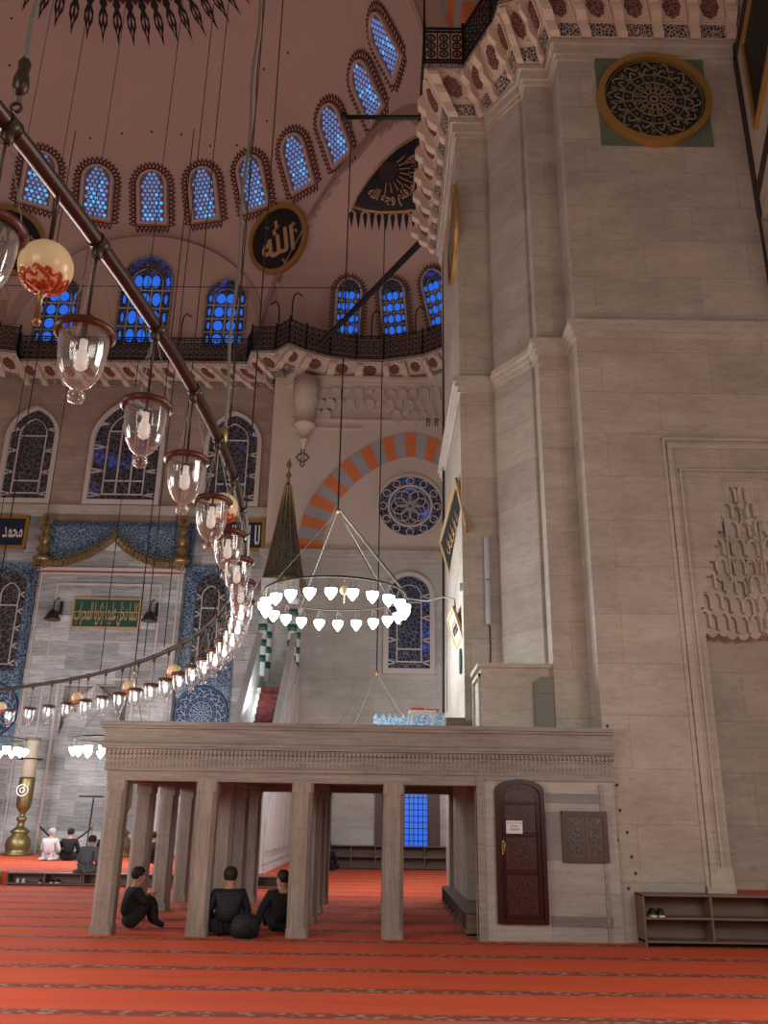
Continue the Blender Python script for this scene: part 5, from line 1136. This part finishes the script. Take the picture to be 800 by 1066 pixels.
# iron beams
z = 18.1
b = MB(); P0_ = AY(358, 122, 17.0); P1_ = AY(446, 122, 17.0); b.tube([P0_, P1_ + Vector((.5, 0, 0))], .055, 8).tube([P0_ + Vector((0, 0, -.06)), P0_ + Vector((0, 0, .12))], .08, 6); b.build('iron_beam', M['iron'], None, 'short horizontal black beam reaching left from the pier gallery', 'beam', loc=P1_)
P0_ = AY(462, 228, 19.6); P1_ = AY(332, 360, 29.7); MB().tube([P0_, P1_], .10, 8).build('iron_beam', M['iron'], None, 'long diagonal black beam between the pier gallery and the far curved railing', 'beam', loc=P0_)
P2_ = AY(462, 742, 19.6); MB().tube([P0_, P2_], .035, 6).tube([P0_ + Vector((.06, 0, 0)), P2_ + Vector((.09, 0, 0))], .018, 5).build('hanging_cable', M['wire'], None, 'double black cable hanging straight down beside the pier from the diagonal beam', 'cable', loc=P2_)

# ================================================================== PEOPLE
def skin_mesh(name, joints, mtl, parent, sub=2):
    # joints: list of (pos, radius, parent index)
    me = bpy.data.meshes.new(name); me.from_pydata([j[0] for j in joints], [(j[2], i) for i, j in enumerate(joints) if j[2] is not None], [])
    o = bpy.data.objects.new(name, me); link(o, parent); ORG[o.name] = ORG[parent.name]
    md_ = o.modifiers.new('skin', 'SKIN'); md_.use_smooth_shade = True
    for i, j in enumerate(joints):
        r = j[1]; me.skin_vertices[0].data[i].radius = (r, r) if not isinstance(r, tuple) else r
    me.skin_vertices[0].data[0].use_root = True
    s_ = o.modifiers.new('subdivision', 'SUBSURF'); s_.levels = sub; s_.render_levels = sub; me.materials.append(mtl); return o
def person(loc, face, pose, label, top='black_cloth', legs='black_cloth', cap=None, lean=0.0, headyaw=0, group=None, scale=1.0, headpitch=0.0, bulk=1.0):
    t = thing('person', loc, label, 'person', group); t.rotation_euler.z = math.radians(face); t.scale = (scale,) * 3
    ORG[t.name] = Vector((0, 0, 0))
    V = Vector
    pel = V((0, 0, .11)); che = V((0, lean * .5, .36)); up_ = V((0, lean, .50)); nk = V((0, lean + .02, .60)); hd = V((0, lean + .04 + headpitch * .6, .72 - headpitch * .25)); tp_ = V((0, lean + .03 + headpitch, .83 - headpitch * .5))
    P_ = {}
    if pose == 'cross': kn = [V((sx * .34, .24, .13)) for sx in (-1, 1)]; ft = [V((-sx * .08, .34, .05)) for sx in (-1, 1)]; hn = [V((sx * .14, .30, .20)) for sx in (-1, 1)]; el = [V((sx * .27, .05, .27)) for sx in (-1, 1)]
    elif pose == 'kneel': kn = [V((sx * .15, .42, .08)) for sx in (-1, 1)]; ft = [V((sx * .13, -.14, .05)) for sx in (-1, 1)]; hn = [V((sx * .13, .33, .19)) for sx in (-1, 1)]; el = [V((sx * .25, .06, .27)) for sx in (-1, 1)]
    elif pose == 'kneesup': kn = [V((sx * .13, .31, .42)) for sx in (-1, 1)]; ft = [V((sx * .12, .38, .05)) for sx in (-1, 1)]; hn = [V((sx * .07, .31, .47)) for sx in (-1, 1)]; el = [V((sx * .24, .17, .37)) for sx in (-1, 1)]
    else: kn = [V((-.18, .38, .40)), V((.20, .42, .12))]; ft = [V((-.15, .62, .05)), V((-.05, .55, .05))]; hn = [V((-.36, -.26, .05)), V((.12, .40, .30))]; el = [V((-.30, -.05, .30)), V((.27, .14, .28))]
    shd = [V((sx * .17, lean, .52)) for sx in (-1, 1)]; hip = [V((sx * .10, .02, .12)) for sx in (-1, 1)]
    J = [(pel, .06, None), (che, .11, 0), (up_, .10, 1), (nk, .05, 2), (hd - V((0, 0, .04)), .072, 3), (hd + V((0, 0, .03)), .086, 4), (tp_, .062, 5)]
    nf = V((math.sin(headyaw), math.cos(headyaw), 0)); J.append((hd + nf * .10 + V((0, 0, -.01)), .016, 4))
    for i, sx in enumerate((-1, 1)):
        sd = V((nf.y, -nf.x, 0)) * sx * .09; J.append((hd + sd, .018, 4))
    for i in (0, 1):
        b0 = len(J); J.append((shd[i], .06, 2)); J.append((el[i], .042, b0)); wr_ = el[i].lerp(hn[i], .82); J.append((wr_, .028, b0 + 1)); J.append((hn[i], .034, b0 + 2))
        d = (hn[i] - wr_).normalized(); s_ = d.cross(V((0, 0, 1)))
        s_ = s_.normalized() if s_.length > .1 else V((1, 0, 0))
        for f_ in range(4):
            q = len(J); L_ = (.07, .08, .075, .06)[f_]; J.append((hn[i] + s_ * (.027 - .018 * f_) + d * .04, .0095, b0 + 3)); J.append((hn[i] + s_ * (.03 - .02 * f_) + d * (.04 + L_ * .8) + V((0, 0, -.015)), .008, q))
        J.append((hn[i] + s_ * (.05 if i else -.05) + d * .03 + V((0, 0, -.01)), .010, b0 + 3))
    for i in (0, 1):
        b0 = len(J); J.append((hip[i], .07, 0)); J.append((kn[i], .06, b0)); J.append((ft[i].lerp(kn[i], .12), .04, b0 + 1)); d = (ft[i] - kn[i]); d.z = 0; d = d.normalized() if d.length > .02 else V((0, 1, 0)); J.append((ft[i] + (V((0, 1, 0)) if pose != 'kneel' else V((0, -1, 0))) * .12 - V((0, 0, .01)), .03, b0 + 2))
    skin_mesh('body', J, M['skin'], t)
    # jacket
    JJ = [(V((0, 0, .13)), .16 * bulk, None), (che, .16 * bulk, 0), (up_ + V((0, 0, .0)), .135 * bulk ** .5, 1), (nk - V((0, 0, .035)), .065, 2)]
    for i in (0, 1):
        b0 = len(JJ); JJ.append((shd[i], .085, 2)); JJ.append((el[i], .062, b0)); JJ.append((el[i].lerp(hn[i], .78), .045, b0 + 1))
    skin_mesh('jacket', JJ, cloth_m[top], t)
    JL = [(V((0, 0.05, .13)), .105, None)]
    for i in (0, 1):
        b0 = len(JL); JL.append((hip[i], .115, 0)); JL.append((kn[i], .082, b0)); JL.append((ft[i].lerp(kn[i], .15), .055, b0 + 1)); JL.append((ft[i] + V((0, .135 if pose != 'kneel' else -.13, -.005)), .038, b0 + 2))
    skin_mesh('trousers', JL, cloth_m[legs], t)
    # hair or cap
    b = MB(); c = hd + V((0, -.012, .035)); prof = [(.001, .105), (.05, .098), (.085, .065), (.098, .02), (.094, -.03), (.07, -.07)]
    n_ = 18
    for r, z in prof:
        for k in range(n_):
            a = 2 * PI * k / n_; dv = V((math.cos(a), math.sin(a), 0)); fr_ = max(0, dv.dot(nf)); b.v.append(c + V((dv.x * r, dv.y * r * 1.08, (z if z > .03 else .03 + (z - .03) * (1 - .95 * fr_)))) - nf * .004)
    for i in range(len(prof) - 1):
        for k in range(n_): b.f.append((i * n_ + k, i * n_ + (k + 1) % n_, (i + 1) * n_ + (k + 1) % n_, (i + 1) * n_ + k)); b.sm.append(True)
    b.build('cap' if cap else 'hair', cloth_m[cap] if cap else M['hair'], t)
    b = MB()
    for sx in (-1, 1): b.ball(hd + nf * .078 + V((nf.y, -nf.x, 0)) * sx * .032 + V((0, 0, .012)), .011, 8)
    b.build('eyes', M['ink'], t)
    return t
cloth_m = {'black_cloth': M['blackline'], 'white_cloth': mat('white_cloth', (.55, .55, .55), .9), 'grey_cloth': mat('grey_jacket', (.10, .115, .125), .9), 'navy_puffer': mat('black_puffer', (.008, .010, .015), .7), 'greycap': mat('grey_knit_cap', (.4, .4, .4), .9)}
m = cloth_m['navy_puffer']; t_ = NT(m); wv = t_.n('ShaderNodeTexWave', bands_direction='Z'); wv.inputs['Scale'].default_value = 7; t_.l(t_.pos(), wv.inputs['Vector']); t_.bump(wv.outputs[1], .2, .015)
pz = AZ(122, 968, 0); person((-3.66, 13.95, 0), -62, 'kneesup', 'person in black sitting with raised knees beside the leftmost front tribune column', lean=.06)
p1 = person((-2.12, 13.45, 0), 10, 'cross', 'person in a black quilted jacket seen from behind, sitting between two front columns', 'navy_puffer', 'black_cloth', lean=.03, scale=1.05, bulk=1.22)
p2 = person((-1.41, 13.8, 0), 12, 'lean', 'person in black leaning back against the third front column with one hand on the carpet', lean=-.08, headyaw=-1.1)
def pt(x, y, Z_): p = AZ(x, y, Z_); return (p.x, p.y, Z_)
person(pt(50, 896, PZ), -10, 'kneel', 'person in white robe and grey cap kneeling on the platform, leftmost of the group', 'white_cloth', 'white_cloth', 'greycap', scale=1.05)
person(pt(70, 896, PZ), 5, 'cross', 'person in black cap and black coat seated between the white-robed and grey-jacketed ones', cap='black_cloth', scale=1.05)
person(pt(88, 909, PZ), -15, 'kneel', 'person in grey jacket kneeling with bowed head at the platform edge', 'grey_cloth', 'grey_cloth', scale=1.0, lean=.1, headpitch=.08)
person(pt(108, 897, PZ), 0, 'kneel', 'person in dark clothes kneeling behind the leftmost tribune column', scale=1.05)
person(pt(157, 899, PZ), 0, 'kneel', 'person in black on the platform glimpsed between the first tribune columns', scale=1.0)
person(pt(206, 909, PZ), 0, 'kneel', 'person on the platform edge with dark hair glimpsed left of the second front column', 'grey_cloth', scale=.9)
person((-1.6, 29.3, 0), 0, 'cross', 'person in black seated on the carpet by the far wall behind the third front column', scale=1.0)
# backpack
t = thing('backpack', (-1.84, 13.25, 0), 'black backpack slumped on the carpet beside the quilted-jacket person', 'backpack')
b = MB(); c = Vector((-1.84, 13.25, 0))
b.lathe([(.12, 0), (.17, .03), (.185, .12), (.17, .22), (.12, .29), (.03, .32)], c, 16, mod=lambda a, z: 1 + .12 * math.cos(2 * a)); b.build('bag', cloth_m['navy_puffer'], t)
MB().lathe([(.07, .04), (.10, .08), (.10, .15), (.06, .19)], c + Vector((.03, -.12, 0)), 12).build('front_pocket', M['blackline'], t); MB().tube([c + Vector((-.04, 0, .3)), c + Vector((0, 0, .36)), c + Vector((.05, 0, .3))], .012, 6).build('handle', M['blackline'], t)
# thin dark post behind the tribune
MB().lathe([(.06, 0), (.04, .1), (.035, 2.1), (.06, 2.15), (.05, 2.3), (.01, 2.6)], (-1.62, 30.4, 0), 8).build('wooden_post', M['mahogany'], None, 'slim dark red wooden post against the far wall behind the third column', 'post', loc=(-1.62, 30.4, 0))
